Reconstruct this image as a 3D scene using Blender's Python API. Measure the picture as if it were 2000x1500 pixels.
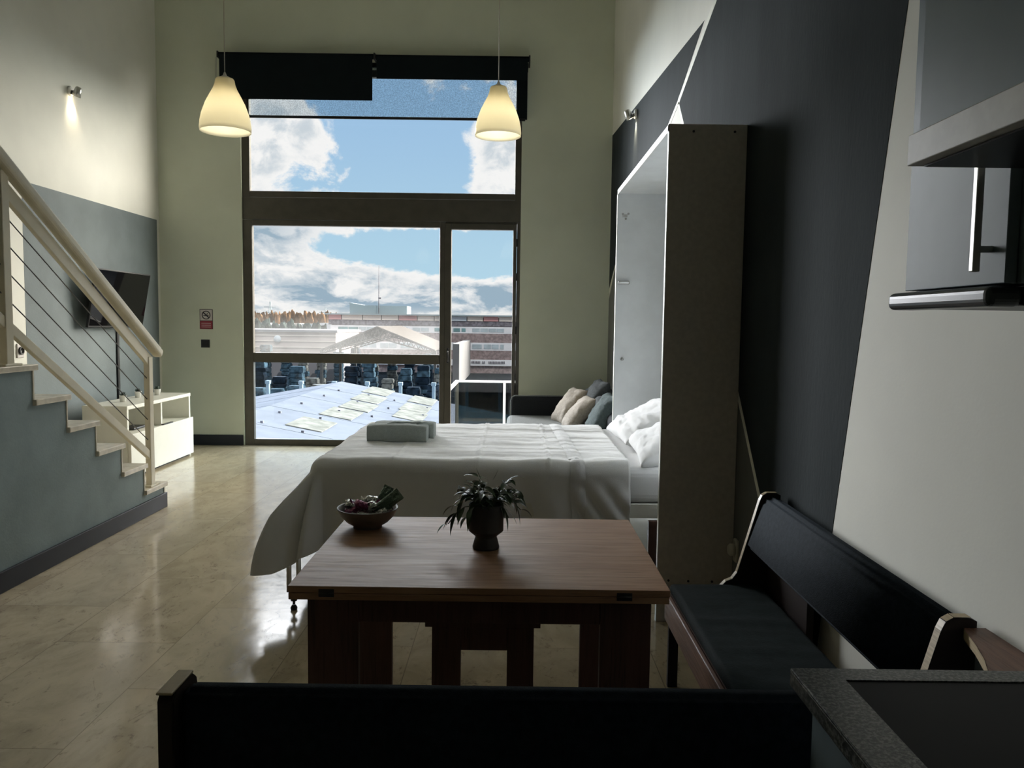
import bpy, bmesh, math, random
from mathutils import Vector, Matrix, noise, Euler
S = bpy.context.scene
for o in list(bpy.data.objects): bpy.data.objects.remove(o)
COL = S.collection
PI = math.pi

# ------------------------------------------------------------------ camera
F = 1550.0
RC = Matrix.Rotation(.001, 3, 'Z') @ Matrix.Rotation(PI/2 - math.atan(118/F), 3, 'X') @ Matrix.Rotation(.013, 3, 'Z')
CC = Vector((0, 0, 1.5))
cd = bpy.data.cameras.new('camera'); cam = bpy.data.objects.new('camera', cd); COL.objects.link(cam)
cd.sensor_fit = 'HORIZONTAL'; cd.sensor_width = 36; cd.lens = 36*F/2000
cd.clip_start = .02; cd.clip_end = 3000
cam.matrix_world = Matrix.Translation(CC) @ RC.to_4x4()
S.camera = cam

def at(x, y, ax, v):
    """a measured point of the photograph, put on the known wall, floor or shelf plane it lies on"""
    d = RC @ Vector(((x-1000)/F, (750-y)/F, -1)); i = 'XYZ'.index(ax)
    return CC + d*((v-CC[i])/d[i])

# ------------------------------------------------------------------ view / exposure
S.view_settings.view_transform = 'Standard'; S.view_settings.look = 'None'
S.view_settings.gamma = 1; S.view_settings.use_curve_mapping = False
S.view_settings.exposure = 0.0

# ------------------------------------------------------------------ node helpers
class NT:
    def __init__(s, t): s.t = t; s.n = t.nodes; s.l = t.links
    def N(s, k, **kw):
        n = s.n.new('ShaderNode'+k)
        for a, b in kw.items(): setattr(n, a, b)
        return n
    def put(s, sock, v):
        if isinstance(v, bpy.types.NodeSocket): s.l.new(v, sock)
        else:
            if isinstance(v, (tuple, list)) and len(v) == 3 and sock.type == 'RGBA': v = (*v, 1)
            sock.default_value = v
    def m(s, op, a, b=0.0, c=0.0):
        n = s.N('Math', operation=op); s.put(n.inputs[0], a); s.put(n.inputs[1], b); s.put(n.inputs[2], c); return n.outputs[0]
    def ss(s, v, lo, hi, a=0.0, b=1.0):
        n = s.N('MapRange', interpolation_type='SMOOTHSTEP')
        s.put(n.inputs[0], v)
        for i, q in enumerate((lo, hi, a, b)): s.put(n.inputs[i+1], q)
        return n.outputs[0]
    def mix(s, f, a, b):
        n = s.N('Mix', data_type='RGBA'); s.put(n.inputs[0], f); s.put(n.inputs[6], a); s.put(n.inputs[7], b); return n.outputs[2]
    def noise(s, v, sc, det=4, rough=.55, dist=0):
        n = s.N('TexNoise'); s.put(n.inputs['Vector'], v); n.inputs['Scale'].default_value = sc
        n.inputs['Detail'].default_value = det; n.inputs['Roughness'].default_value = rough; n.inputs['Distortion'].default_value = dist
        return n.outputs[0]
    def sep(s, v): n = s.N('SeparateXYZ'); s.put(n.inputs[0], v); return n.outputs
    def comb(s, x, y, z): n = s.N('CombineXYZ'); [s.put(n.inputs[i], q) for i, q in enumerate((x, y, z))]; return n.outputs[0]

# ------------------------------------------------------------------ world: blue sky with broken clouds
W = bpy.data.worlds.new('sky'); S.world = W; W.use_nodes = True
t = NT(W.node_tree); t.n.clear()
D = t.N('TexCoord').outputs['Generated']; X, Y, Z = t.sep(D)
az = t.m('ARCTAN2', X, Y); el = t.m('ARCSINE', Z)
def blob(u, v, su, sv, k):
    a = t.m('POWER', t.m('DIVIDE', t.m('SUBTRACT', az, u), su), 2); b = t.m('POWER', t.m('DIVIDE', t.m('SUBTRACT', el, v), sv), 2)
    return t.m('MULTIPLY', t.m('EXPONENT', t.m('MULTIPLY', t.m('ADD', a, b), -1)), k)
# stretched cloud coordinates: streaks get flatter towards the horizon
fl = t.m('DIVIDE', 1.0, t.m('ADD', t.m('MAXIMUM', el, 0), .10))
cv = t.comb(t.m('MULTIPLY', az, 9), t.m('MULTIPLY', t.m('MULTIPLY', el, 9), t.m('ADD', 1.0, t.m('MULTIPLY', fl, .22))), .37)
n1 = t.noise(cv, 1.5, 9, .62, .25)
n2 = t.noise(cv, 2.6, 7, .6, .4)
n2b = t.noise(t.comb(t.m('MULTIPLY', az, 9), t.m('MULTIPLY', t.m('ADD', el, .008), 24), .9), 1.5, 6, .6, .3)
dens = t.m('SUBTRACT', n1, .56)
top_edge = t.m('ADD', .066, t.m('MULTIPLY', t.m('ADD', az, .10), -.10))         # upper limit of the low bank
bank = t.ss(t.m('SUBTRACT', top_edge, el), -.012, .022, 0, .34)
dens = t.m('ADD', dens, bank)
for b in ((-.30, .225, .08, .045, .42), (-.33, .19, .05, .03, .15), (-.012, .205, .055, .055, .46), (.01, .175, .03, .02, .3),
          (-.31, .105, .085, .022, .42), (-.16, .122, .09, .012, .30), (-.03, .125, .04, .012, .30),
          (-.17, .235, .05, .05, -.35), (-.11, .19, .045, .05, -.3), (-.13, .092, .07, .016, -.4), (-.05, .085, .05, .022, -.5),
          (-.235, .065, .03, .008, -.12)):
    dens = t.m('ADD', dens, blob(*b))
far_side = t.ss(t.m('ABSOLUTE', az), .4, .7, 0, .10)
dens = t.m('ADD', dens, far_side)
cl = t.ss(dens, -.02, .10)
blue = t.mix(t.ss(el, .0, .28), (.47, .70, .83), (.34, .545, .78))
gk = t.ss(n2, .40, .60)
gk2 = t.ss(n2b, .42, .60)
low = t.ss(el, .02, .09, 1, 0)
greyf = t.m('MULTIPLY', t.m('ADD', t.m('MULTIPLY', gk, .55), t.m('MULTIPLY', gk2, low)), t.ss(dens, .08, .32))
greyf = t.m('MINIMUM', t.m('ADD', greyf, blob(-.33, .108, .07, .02, .8)), 1)
cloud = t.mix(greyf, (.94, .94, .93), (.33, .45, .55))
skyc = t.mix(cl, blue, cloud)
skyc = t.mix(t.ss(el, .022, .0, 0, .75), skyc, (.80, .80, .77))
skyc = t.mix(t.ss(el, 0, -.02), skyc, (.30, .32, .33))
# bright patches added to the sky outside the view to light the room
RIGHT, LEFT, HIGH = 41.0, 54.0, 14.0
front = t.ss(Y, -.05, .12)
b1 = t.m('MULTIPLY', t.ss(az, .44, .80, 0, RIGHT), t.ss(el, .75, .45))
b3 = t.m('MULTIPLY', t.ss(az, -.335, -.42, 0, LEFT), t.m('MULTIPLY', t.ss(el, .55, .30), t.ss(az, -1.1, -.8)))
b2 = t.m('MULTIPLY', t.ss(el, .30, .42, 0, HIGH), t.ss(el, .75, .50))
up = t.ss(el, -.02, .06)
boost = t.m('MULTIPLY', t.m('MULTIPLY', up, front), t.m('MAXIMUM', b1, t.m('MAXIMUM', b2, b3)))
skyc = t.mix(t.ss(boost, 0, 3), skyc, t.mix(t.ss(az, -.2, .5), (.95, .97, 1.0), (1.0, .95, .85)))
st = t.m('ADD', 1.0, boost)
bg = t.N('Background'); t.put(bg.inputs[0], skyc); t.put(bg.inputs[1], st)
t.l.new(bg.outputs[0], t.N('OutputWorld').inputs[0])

# sun: from behind the building, so it lights the roofs and facades outside and never enters the room
sd = bpy.data.lights.new('sun', 'SUN'); so = bpy.data.objects.new('sun', sd); COL.objects.link(so)
sd.energy = 1.6; sd.angle = .02; sd.color = (1, .95, .87)
so.rotation_euler = Vector((-.45, .75, -.85)).to_track_quat('-Z', 'Y').to_euler()
so.location = (0, 0, 30)
# window portal (guides sampling of the sky light through the window)
pd = bpy.data.lights.new('window_portal', 'AREA'); po = bpy.data.objects.new('window_portal', pd); COL.objects.link(po)
pd.shape = 'RECTANGLE'; pd.size = 3.3; pd.size_y = 4.6; pd.cycles.is_portal = True
po.location = (-1.57, 9.75, 2.3); po.rotation_euler = (-PI/2, 0, 0)

# ------------------------------------------------------------------ materials
def mat(name, col=(.5, .5, .5), rough=.6, metal=0, spec=.5, noise_amt=.04, noise_scale=8, bump=0, bump_scale=60, trans=0, coat=0, stretch=(1, 1, 1), col2=None, det=4, sheen=0):
    m = bpy.data.materials.new(name); m.use_nodes = True; t = NT(m.node_tree)
    p = t.n['Principled BSDF']
    tc = t.N('TexCoord').outputs['Object']; mp = t.N('Mapping'); t.put(mp.inputs[0], tc); mp.inputs['Scale'].default_value = stretch
    n = t.noise(mp.outputs[0], noise_scale, det)
    c2 = col2 or tuple(max(0, c*(1-2*noise_amt)) for c in col); c1 = col if col2 else tuple(min(1, c*(1+2*noise_amt)) for c in col)
    t.put(p.inputs['Base Color'], t.mix(t.ss(n, .3, .7), c1, c2))
    p.inputs['Roughness'].default_value = rough; p.inputs['Metallic'].default_value = metal
    p.inputs['Specular IOR Level'].default_value = spec
    p.inputs['Coat Weight'].default_value = coat
    if sheen: p.inputs['Sheen Weight'].default_value = sheen
    if bump:
        b = t.N('Bump'); b.inputs['Strength'].default_value = bump; b.inputs['Distance'].default_value = .004
        t.put(b.inputs['Height'], t.noise(mp.outputs[0], bump_scale, 3)); t.put(p.inputs['Normal'], b.outputs[0])
    return m
M = {}
M['wall'] = mat('cream_wall_paint', (0.65, 0.68, 0.55), 0.75, spec=0.5, bump=.07, bump_scale=90, noise_amt=.02, noise_scale=1.5)
M['wall_w'] = mat('white_wall_paint', (.74, .735, .66), .75, bump=.07, bump_scale=90, noise_amt=.02, noise_scale=1.5)
M['ceil'] = mat('ceiling_paint', (.72, .72, .64), .9)
M['slate'] = mat('slate_blue_paint', (.145, .175, .18), .62, spec=0.3, bump=.3, bump_scale=70, noise_amt=.04, noise_scale=3)
M['stairblue'] = mat('blue_grey_paint', (0.235, 0.295, 0.305), 0.62, spec=0.3, bump=.3, bump_scale=70, noise_amt=.05, noise_scale=3)
M['navy'] = mat('navy_wall_paint', (0.03, 0.037, 0.039), 0.8, spec=0.05, bump=.3, bump_scale=70, noise_amt=.06, noise_scale=3, stretch=(1, 1, .3))
M['grey_p'] = mat('mid_grey_wall_paint', (.16, .165, .155), .6, spec=0.2, bump=.3, bump_scale=70, noise_amt=.05, noise_scale=3)
M['stripe'] = mat('white_stripe_paint', (.78, .78, .68), .6)
M['base'] = mat('navy_baseboard_paint', (0.009, 0.012, 0.02), .45, spec=0.3)
M['bronze'] = mat('bronze_aluminium', (.085, .078, .062), .42, .35, noise_amt=.05)
M['black'] = mat('black_plastic', (.012, .012, .013), .4)
M['rubber'] = mat('black_rubber', (.02, .02, .02), .8)
M['blackout'] = mat('blackout_fabric', (.010, .014, .016), .9, spec=0.05, bump=.2, bump_scale=300)
M['white_lam'] = mat('white_laminate', (.78, .77, .68), .35, noise_amt=.01)
M['cream_metal'] = mat('cream_lacquered_metal', (.66, .61, .47), .35, spec=.5, noise_amt=.02)
M['tread'] = mat('cream_stone_tread', (.70, .64, .52), .25, noise_amt=.06, noise_scale=12)
M['steel'] = mat('steel', (.5, .5, .48), .3, 1)
M['darksteel'] = mat('dark_steel_cable', (.06, .06, .06), .35, .9)
M['melamine'] = mat('grey_beige_melamine', (0.64, 0.585, 0.5), 0.55, spec=0.3, noise_amt=.03, noise_scale=40, det=6)
M['inner'] = mat('pale_grey_melamine', (0.8, 0.83, 0.84), 0.5, spec=0.5, noise_amt=.015)
M['edge'] = mat('white_edge_banding', (.80, .80, .74), .4)
M['linen'] = mat('white_cotton', (.85, .85, .83), .85, noise_amt=.01, bump=.15, bump_scale=250, sheen=.2)
M['linen2'] = mat('white_pillow_cotton', (.80, .80, .79), .85, noise_amt=.01, bump=.15, bump_scale=250, sheen=.2)
M['towel'] = mat('sage_grey_towel', (.44, .49, .46), .95, noise_amt=.03, noise_scale=60, bump=.8, bump_scale=320, sheen=.3)
M['sofa'] = mat('light_grey_sofa_fabric', (.26, .27, .255), .9, bump=.5, bump_scale=260, noise_amt=.06, noise_scale=80)
M['sofad'] = mat('charcoal_sofa_fabric', (.03, .032, .035), .9, spec=0.1, bump=.5, bump_scale=260, noise_amt=.06, noise_scale=80)
M['beige'] = mat('beige_cushion_linen', (.36, .315, .255), .9, bump=.5, bump_scale=260, noise_amt=.06, noise_scale=60)
M['teal'] = mat('grey_teal_cushion', (.085, .11, .11), .9, spec=0.1, bump=.5, bump_scale=260, noise_amt=.06, noise_scale=60)
M['throw'] = mat('dark_grey_throw', (.07, .078, .08), .95, spec=0.1, bump=.6, bump_scale=200, noise_amt=.08, noise_scale=50)
M['benchpad'] = mat('navy_bench_fabric', (.014, .020, .026), .85, spec=0.08, bump=.5, bump_scale=300, noise_amt=.1, noise_scale=60)
M['seatpad'] = mat('dark_green_seat_cover', (.007, .014, .014), .85, spec=0.12, bump=.3, bump_scale=120, noise_amt=.1, noise_scale=20)
M['ply'] = mat('birch_ply_edge', (.42, .33, .20), .45, stretch=(1, 1, 30), noise_amt=.1)
M['darkpanel'] = mat('dark_brown_laminate', (.03, .022, .02), .5, spec=0.2)
M['pot'] = mat('dark_ceramic', (.045, .046, .045), .5, spec=0.3, noise_amt=.05, noise_scale=30)
M['bowl'] = mat('stoneware_glaze', (.16, .14, .125), .4, noise_amt=.06, noise_scale=30)
M['soil'] = mat('potting_soil', (.02, .015, .01), .95, bump=1, bump_scale=90)
M['leaf'] = mat('green_leaf', (.05, .085, .04), .32, noise_amt=.25, noise_scale=25)
M['stem'] = mat('plant_stem', (.06, .08, .035), .5)
M['succ'] = mat('succulent_leaf', (.03, .055, .035), .5)
M['whitepot'] = mat('white_ceramic', (.8, .79, .74), .3)
M['foil_p'] = mat('purple_foil_wrapper', (.25, .06, .13), .28, .55, bump=.9, bump_scale=60)
M['foil_s'] = mat('silver_foil_wrapper', (.55, .55, .52), .22, .8, bump=.9, bump_scale=60)
M['foil_g'] = mat('dark_green_foil_wrapper', (.10, .14, .10), .25, .6, bump=.9, bump_scale=60)
M['screen'] = mat('glossy_screen_glass', (.004, .004, .005), .04, spec=.35, noise_amt=0)
M['plas'] = mat('white_socket_plastic', (.62, .58, .47), .4)
M['cablec'] = mat('cream_cord', (.55, .52, .42), .5)
M['kblue'] = mat('blue_grey_cabinet_laminate', (0.17, 0.21, 0.23), 0.38, spec=0.14, noise_amt=.02)
M['kboard'] = mat('pale_grey_laminate', (.50, .49, .43), .4, noise_amt=.03, noise_scale=30)
M['hood'] = mat('dark_grey_hood_enamel', (.045, .055, .06), .3)
M['redsign'] = mat('red_sign_print', (.30, .03, .05), .5)
M['signw'] = mat('white_sign_board', (.62, .58, .55), .5)
M['signk'] = mat('black_sign_print', (.03, .02, .03), .5)

def wood(name, c1, c2, rough, axis=0, sc=1):
    m = bpy.data.materials.new(name); m.use_nodes = True; t = NT(m.node_tree); p = t.n['Principled BSDF']
    tc = t.N('TexCoord').outputs['Object']; mp = t.N('Mapping'); t.put(mp.inputs[0], tc)
    s = [26*sc, 26*sc, 26*sc]; s[axis] = 2.6*sc; mp.inputs['Scale'].default_value = s
    n = t.noise(mp.outputs[0], 1.2, 9, .7, .5)
    mp2 = t.N('Mapping'); t.put(mp2.inputs[0], tc); s2 = [150, 150, 150]; s2[axis] = 6; mp2.inputs['Scale'].default_value = s2
    n2 = t.noise(mp2.outputs[0], 1, 4, .6)
    c = t.mix(t.ss(n, .35, .68), c1, c2)
    c = t.mix(t.m('MULTIPLY', t.ss(n2, .52, .70), .55), c, tuple(q*.35 for q in c1))
    t.put(p.inputs['Base Color'], c); p.inputs['Specular IOR Level'].default_value = .5
    t.put(p.inputs['Roughness'], t.ss(n2, .3, .7, rough, rough+.14))
    b = t.N('Bump'); b.inputs['Strength'].default_value = .25; b.inputs['Distance'].default_value = .001; t.put(b.inputs['Height'], n2); t.put(p.inputs['Normal'], b.outputs[0])
    return m
M['walnut'] = wood('walnut_table_top', (.34, .175, .09), (.44, .255, .14), .42)
M['walnutd'] = wood('dark_walnut_panel', (.075, .036, .026), (.115, .055, .038), .5, 2)
M['benchwood'] = wood('red_brown_bench_wood', (.13, .06, .035), (.20, .10, .06), .42, 1)

def marble():
    m = bpy.data.materials.new('beige_marble_tiles'); m.use_nodes = True; t = NT(m.node_tree); p = t.n['Principled BSDF']
    P = t.N('TexCoord').outputs['Object']; x, y, z = t.sep(P)
    # long tiles running into the room, each with its own tint; thin joints
    br = t.N('TexBrick'); t.put(br.inputs['Vector'], t.comb(t.m('ADD', y, .1), t.m('ADD', x, .45), 0)); br.offset = .5
    for k, v in dict(Scale=1.0).items(): br.inputs[k].default_value = v
    br.inputs['Mortar Size'].default_value = .0022; br.inputs['Mortar Smooth'].default_value = .2
    br.inputs['Brick Width'].default_value = .92; br.inputs['Row Height'].default_value = .55
    br.inputs['Color1'].default_value = (0, 0, 0, 1); br.inputs['Color2'].default_value = (1, 1, 1, 1); br.inputs['Mortar'].default_value = (.5, .5, .5, 1)
    tone = br.outputs['Color']
    w = t.N('VectorMath', operation='ADD'); t.put(w.inputs[0], P)
    sc = t.N('VectorMath', operation='SCALE'); t.put(sc.inputs[0], tone); sc.inputs['Scale'].default_value = 7; t.put(w.inputs[1], sc.outputs[0])
    V = w.outputs[0]
    mp = t.N('Mapping'); t.put(mp.inputs[0], V); mp.inputs['Scale'].default_value = (1.5, .8, 1); mp.inputs['Rotation'].default_value = (0, 0, .5)
    n = t.noise(mp.outputs[0], 3, 9, .65, 1.2)
    c = t.mix(t.ss(n, .3, .7), (.64, .535, .36), (.46, .38, .25))
    n3 = t.noise(mp.outputs[0], 16, 6, .7, 1)
    c = t.mix(t.m('MULTIPLY', t.ss(n3, .5, .75), .35), c, (.25, .20, .14))
    v = t.noise(mp.outputs[0], 1.6, 7, .6, 2.4)
    vein = t.ss(t.m('ABSOLUTE', t.m('SUBTRACT', v, .5)), .0, .018, 1, 0)
    c = t.mix(t.m('MULTIPLY', vein, t.ss(n3, .46, .64, .0, .7)), c, (.16, .12, .085))
    c = t.mix(t.m('MULTIPLY', t.m('SUBTRACT', tone, .45), .34), c, (.72, .66, .52))
    c = t.mix(t.m('MULTIPLY', br.outputs['Fac'], .55), c, (.14, .12, .09))
    t.put(p.inputs['Base Color'], c); p.inputs['Specular IOR Level'].default_value = .5
    t.put(p.inputs['Roughness'], t.ss(n3, .3, .7, .10, .19))
    b = t.N('Bump'); b.inputs['Strength'].default_value = .12; b.inputs['Distance'].default_value = .01; t.put(b.inputs['Height'], t.noise(P, 5, 2)); t.put(p.inputs['Normal'], b.outputs[0])
    return m
M['marble'] = marble()

def granite():
    m = bpy.data.materials.new('speckled_grey_granite'); m.use_nodes = True; t = NT(m.node_tree); p = t.n['Principled BSDF']
    P = t.N('TexCoord').outputs['Object']
    n = t.noise(P, 150, 3, .7); n2 = t.noise(P, 60, 3, .7)
    c = t.mix(t.ss(n, .42, .62), (.03, .032, .03), (.19, .195, .175)); c = t.mix(t.m('MULTIPLY', t.ss(n2, .5, .65), .5), c, (.05, .05, .055))
    t.put(p.inputs['Base Color'], c); p.inputs['Roughness'].default_value = .3
    return m
M['granite'] = granite()
M['hob'] = mat('matt_black_glass', (.008, .008, .009), .5, spec=.12)

def glass(name, haze=0, tint=(1, 1, 1), z0=0, z1=1, refl=.5):
    m = bpy.data.materials.new(name); m.use_nodes = True; t = NT(m.node_tree); t.n.remove(t.n['Principled BSDF']); out = t.n['Material Output']
    tr = t.N('BsdfTransparent'); t.put(tr.inputs[0], tint)
    gl = t.N('BsdfGlossy'); gl.inputs['Roughness'].default_value = .01
    fr = t.N('Fresnel'); fr.inputs[0].default_value = 1.45
    mx = t.N('MixShader'); t.put(mx.inputs[0], t.m('MULTIPLY', fr.outputs[0], refl)); t.l.new(tr.outputs[0], mx.inputs[1]); t.l.new(gl.outputs[0], mx.inputs[2])
    res = mx.outputs[0]
    if haze:   # haze over the view painted as a translucent white film, thickest along the bottom
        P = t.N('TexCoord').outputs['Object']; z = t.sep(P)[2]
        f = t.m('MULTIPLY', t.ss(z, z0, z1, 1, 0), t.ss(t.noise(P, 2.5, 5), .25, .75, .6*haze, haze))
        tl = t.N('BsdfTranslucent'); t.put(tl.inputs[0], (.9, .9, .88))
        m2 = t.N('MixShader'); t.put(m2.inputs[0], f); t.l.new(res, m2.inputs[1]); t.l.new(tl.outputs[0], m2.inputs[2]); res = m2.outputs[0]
    t.l.new(res, out.inputs[0]); return m
M['glass'] = glass('clear_window_glass')
M['glass_h'] = glass('haze_painted_window_glass', .055, (1, 1, 1), 1.15, 1.75)
M['glass_t'] = glass('tinted_balustrade_glass', 0, (.10, .17, .20), refl=.8)
M['glass_l'] = glass('clear_lower_window_glass', 0, (.86, .93, 1.0))

def sheer():
    m = bpy.data.materials.new('sheer_screen_fabric'); m.use_nodes = True; t = NT(m.node_tree); t.n.remove(t.n['Principled BSDF']); out = t.n['Material Output']
    tr = t.N('BsdfTransparent'); t.put(tr.inputs[0], (.86, .90, .92)); df = t.N('BsdfDiffuse'); t.put(df.inputs[0], (.025, .03, .032))
    P = t.N('TexCoord').outputs['Object']
    mx = t.N('MixShader'); t.put(mx.inputs[0], t.ss(t.noise(P, 90, 2), .35, .65, .04, .2)); t.l.new(tr.outputs[0], mx.inputs[1]); t.l.new(df.outputs[0], mx.inputs[2]); t.l.new(mx.outputs[0], out.inputs[0]); return m
M['sheer'] = sheer()
def shade_mat():
    m = bpy.data.materials.new('opal_lamp_shade'); m.use_nodes = True; t = NT(m.node_tree); p = t.n['Principled BSDF']; out = t.n['Material Output']
    t.put(p.inputs['Base Color'], (.88, .85, .70)); p.inputs['Roughness'].default_value = .35
    tl = t.N('BsdfTranslucent'); t.put(tl.inputs[0], (.92, .88, .74)); mx = t.N('MixShader'); mx.inputs[0].default_value = .55
    t.l.new(p.outputs[0], mx.inputs[1]); t.l.new(tl.outputs[0], mx.inputs[2]); t.l.new(mx.outputs[0], out.inputs[0]); return m
M['shade'] = shade_mat()
def emis(name, c, s):
    m = bpy.data.materials.new(name); m.use_nodes = True; p = m.node_tree.nodes['Principled BSDF']
    p.inputs['Emission Color'].default_value = (*c, 1); p.inputs['Emission Strength'].default_value = s; p.inputs['Base Color'].default_value = (*c, 1); return m
M['bulb'] = emis('glowing_bulb', (1, .85, .6), 6)
M['spotbulb'] = emis('glowing_spot_bulb', (1, .85, .62), 12)

# ------------------------------------------------------------------ mesh helpers
class MB:
    def __init__(s): s.b = bmesh.new(); s.mi = 0
    def _fin(s, vs):
        for f in {f for v in vs for f in v.link_faces}:
            f.material_index = s.mi
    def box(s, a, b, bev=0, seg=2, rot=None, piv=None):
        c = (Vector(a)+Vector(b))/2; d = Vector(b)-Vector(a)
        r = bmesh.ops.create_cube(s.b, size=1); vs = r['verts']
        for v in vs: v.co = Vector((v.co.x*d.x, v.co.y*d.y, v.co.z*d.z)) + c
        if bev:
            es = list({e for v in vs for e in v.link_edges})
            g = bmesh.ops.bevel(s.b, geom=es, offset=min(bev, min(abs(q) for q in d)*.49), segments=seg, affect='EDGES', profile=.5)
            vs = list({v for f in g['faces'] for v in f.verts} | {v for v in vs if v.is_valid})
        if rot: bmesh.ops.rotate(s.b, verts=vs, cent=piv or c, matrix=Euler(rot).to_matrix())
        s._fin(vs); return vs
    def prism(s, pts, ax, a, b, bev=0):
        """polygon in the plane normal to ax (axes in cyclic order), extruded from a to b"""
        i = 'XYZ'.index(ax); o = [(1, 2), (0, 2), (0, 1)][i]
        def mk(p, h):
            v = [0, 0, 0]; v[o[0]], v[o[1]] = p; v[i] = h; return s.b.verts.new(v)
        A = [mk(p, a) for p in pts]; B = [mk(p, b) for p in pts]; n = len(pts)
        fs = [s.b.faces.new(A), s.b.faces.new(B[::-1])]+[s.b.faces.new((A[k], B[k], B[(k+1) % n], A[(k+1) % n])) for k in range(n)]
        for f in fs: f.material_index = s.mi
        if bev:
            es = list({e for f in fs for e in f.edges}); g = bmesh.ops.bevel(s.b, geom=es, offset=bev, segments=2, affect='EDGES'); s._fin({v for f in g['faces'] for v in f.verts})
        return A+B
    def tube(s, pts, r, n=10, cap=True):
        pts = [Vector(p) for p in pts]; rs = r if isinstance(r, (list, tuple)) else [r]*len(pts); rings = []; up = None
        for k, p in enumerate(pts):
            d = (pts[min(k+1, len(pts)-1)]-pts[max(k-1, 0)]).normalized()
            if up is None: up = d.orthogonal().normalized()
            up = (up-d*up.dot(d)).normalized(); sd_ = d.cross(up)
            rings.append([s.b.verts.new(p+(up*math.cos(2*PI*j/n)+sd_*math.sin(2*PI*j/n))*rs[k]) for j in range(n)])
        for a, b in zip(rings, rings[1:]):
            for j in range(n):
                f = s.b.faces.new((a[j], a[(j+1) % n], b[(j+1) % n], b[j])); f.smooth = True; f.material_index = s.mi
        if cap:
            for q in (rings[0][::-1], rings[-1]): f = s.b.faces.new(q); f.material_index = s.mi
    def lathe(s, prof, c=(0, 0, 0), n=32, M4=None):
        rings = []
        for r, z in prof:
            ring = []
            for j in range(n):
                v = Vector((r*math.cos(2*PI*j/n), r*math.sin(2*PI*j/n), z))
                if M4: v = M4 @ v
                ring.append(s.b.verts.new(v+Vector(c)))
            rings.append(ring)
        for a, b in zip(rings, rings[1:]):
            for j in range(n):
                f = s.b.faces.new((a[j], a[(j+1) % n], b[(j+1) % n], b[j])); f.smooth = True; f.material_index = s.mi
        if prof[0][0] > 1e-4 and prof[0] != prof[-1]: s.b.faces.new(rings[0][::-1]).material_index = s.mi
        if prof[-1][0] > 1e-4 and prof[0] != prof[-1]: s.b.faces.new(rings[-1]).material_index = s.mi
        bmesh.ops.remove_doubles(s.b, verts=[v for r_ in rings for v in r_], dist=1e-6)
    def grid(s, fn, nu, nv, closed=False):
        V = [[s.b.verts.new(fn(i/nu, j/nv)) for j in range(nv+1)] for i in range(nu+1)]
        for i in range(nu):
            for j in range(nv):
                f = s.b.faces.new((V[i][j], V[i+1][j], V[i+1][j+1], V[i][j+1])); f.smooth = True; f.material_index = s.mi
        return V
    def quad(s, pts):
        f = s.b.faces.new([s.b.verts.new(p) for p in pts]); f.material_index = s.mi; return f
    def build(s, name, mats, parent=None, loc=None):
        me = bpy.data.meshes.new(name); bmesh.ops.recalc_face_normals(s.b, faces=s.b.faces) if not getattr(s, 'keep', False) else None
        s.b.to_mesh(me); s.b.free()
        for m in (mats if isinstance(mats, (list, tuple)) else [mats]): me.materials.append(m)
        o = bpy.data.objects.new(name, me); COL.objects.link(o)
        if loc is not None:       # move the origin to loc
            me.transform(Matrix.Translation(-Vector(loc))); o.location = loc
        if parent:
            o.parent = parent
            if parent.type == 'EMPTY': o.matrix_parent_inverse = Matrix.Translation(-parent.location)
        return o
def box(name, a, b, m, parent=None, bev=0, seg=2, rot=None, piv=None):
    k = MB(); k.box(a, b, bev, seg, rot, piv); return k.build(name, m, parent)
def tag(o, label=None, cat=None, group=None, kind=None):
    if label: o['label'] = label
    if cat: o['category'] = cat
    if group: o['group'] = group
    if kind: o['kind'] = kind
    return o
def thing(name, loc, label, cat, group=None, kind=None):
    o = bpy.data.objects.new(name, None); COL.objects.link(o); o.location = loc; o.empty_display_size = .1
    return tag(o, label, cat, group, kind)
def struct(o): o['kind'] = 'structure'; return o
def dup(root, offset, label=None):
    c = root.copy(); COL.objects.link(c); c.location = root.location+Vector(offset)
    if label: c['label'] = label
    for ch in [q for q in bpy.data.objects if q.parent == root]:
        d = ch.copy(); COL.objects.link(d); d.parent = c
        for g in [q for q in bpy.data.objects if q.parent == ch]:
            e = g.copy(); COL.objects.link(e); e.parent = d
    return c

# ================================================================== room shell
WL, WR, WF, WB, HC = -4.19, 1.125, 9.45, -2.6, 5.9     # left, right, front (window), back, ceiling height
struct(box('floor', (WL-.1, WB-.1, -.12), (WR+.1, WF+.25, 0), M['marble']))
struct(box('ceiling', (WL-.1, WB-.1, HC), (WR+.1, WF+.25, HC+.15), M['ceil']))
struct(box('wall_back', (WL-.1, WB-.15, 0), (WR+.1, WB, HC), M['wall']))
# left wall: cream with a slate-blue painted rectangle; mesh keeps both paints
k = MB(); k.box((WL-.15, WB, 0), (WL, WF+.02, HC)); k.mi = 1
y0, z1 = 6.83, 2.655
k.box((WL-.01, y0, .0), (WL+.0015, WF-.06, z1))
struct(k.build('wall_left', [M['wall_w'], M['slate']]))
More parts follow.
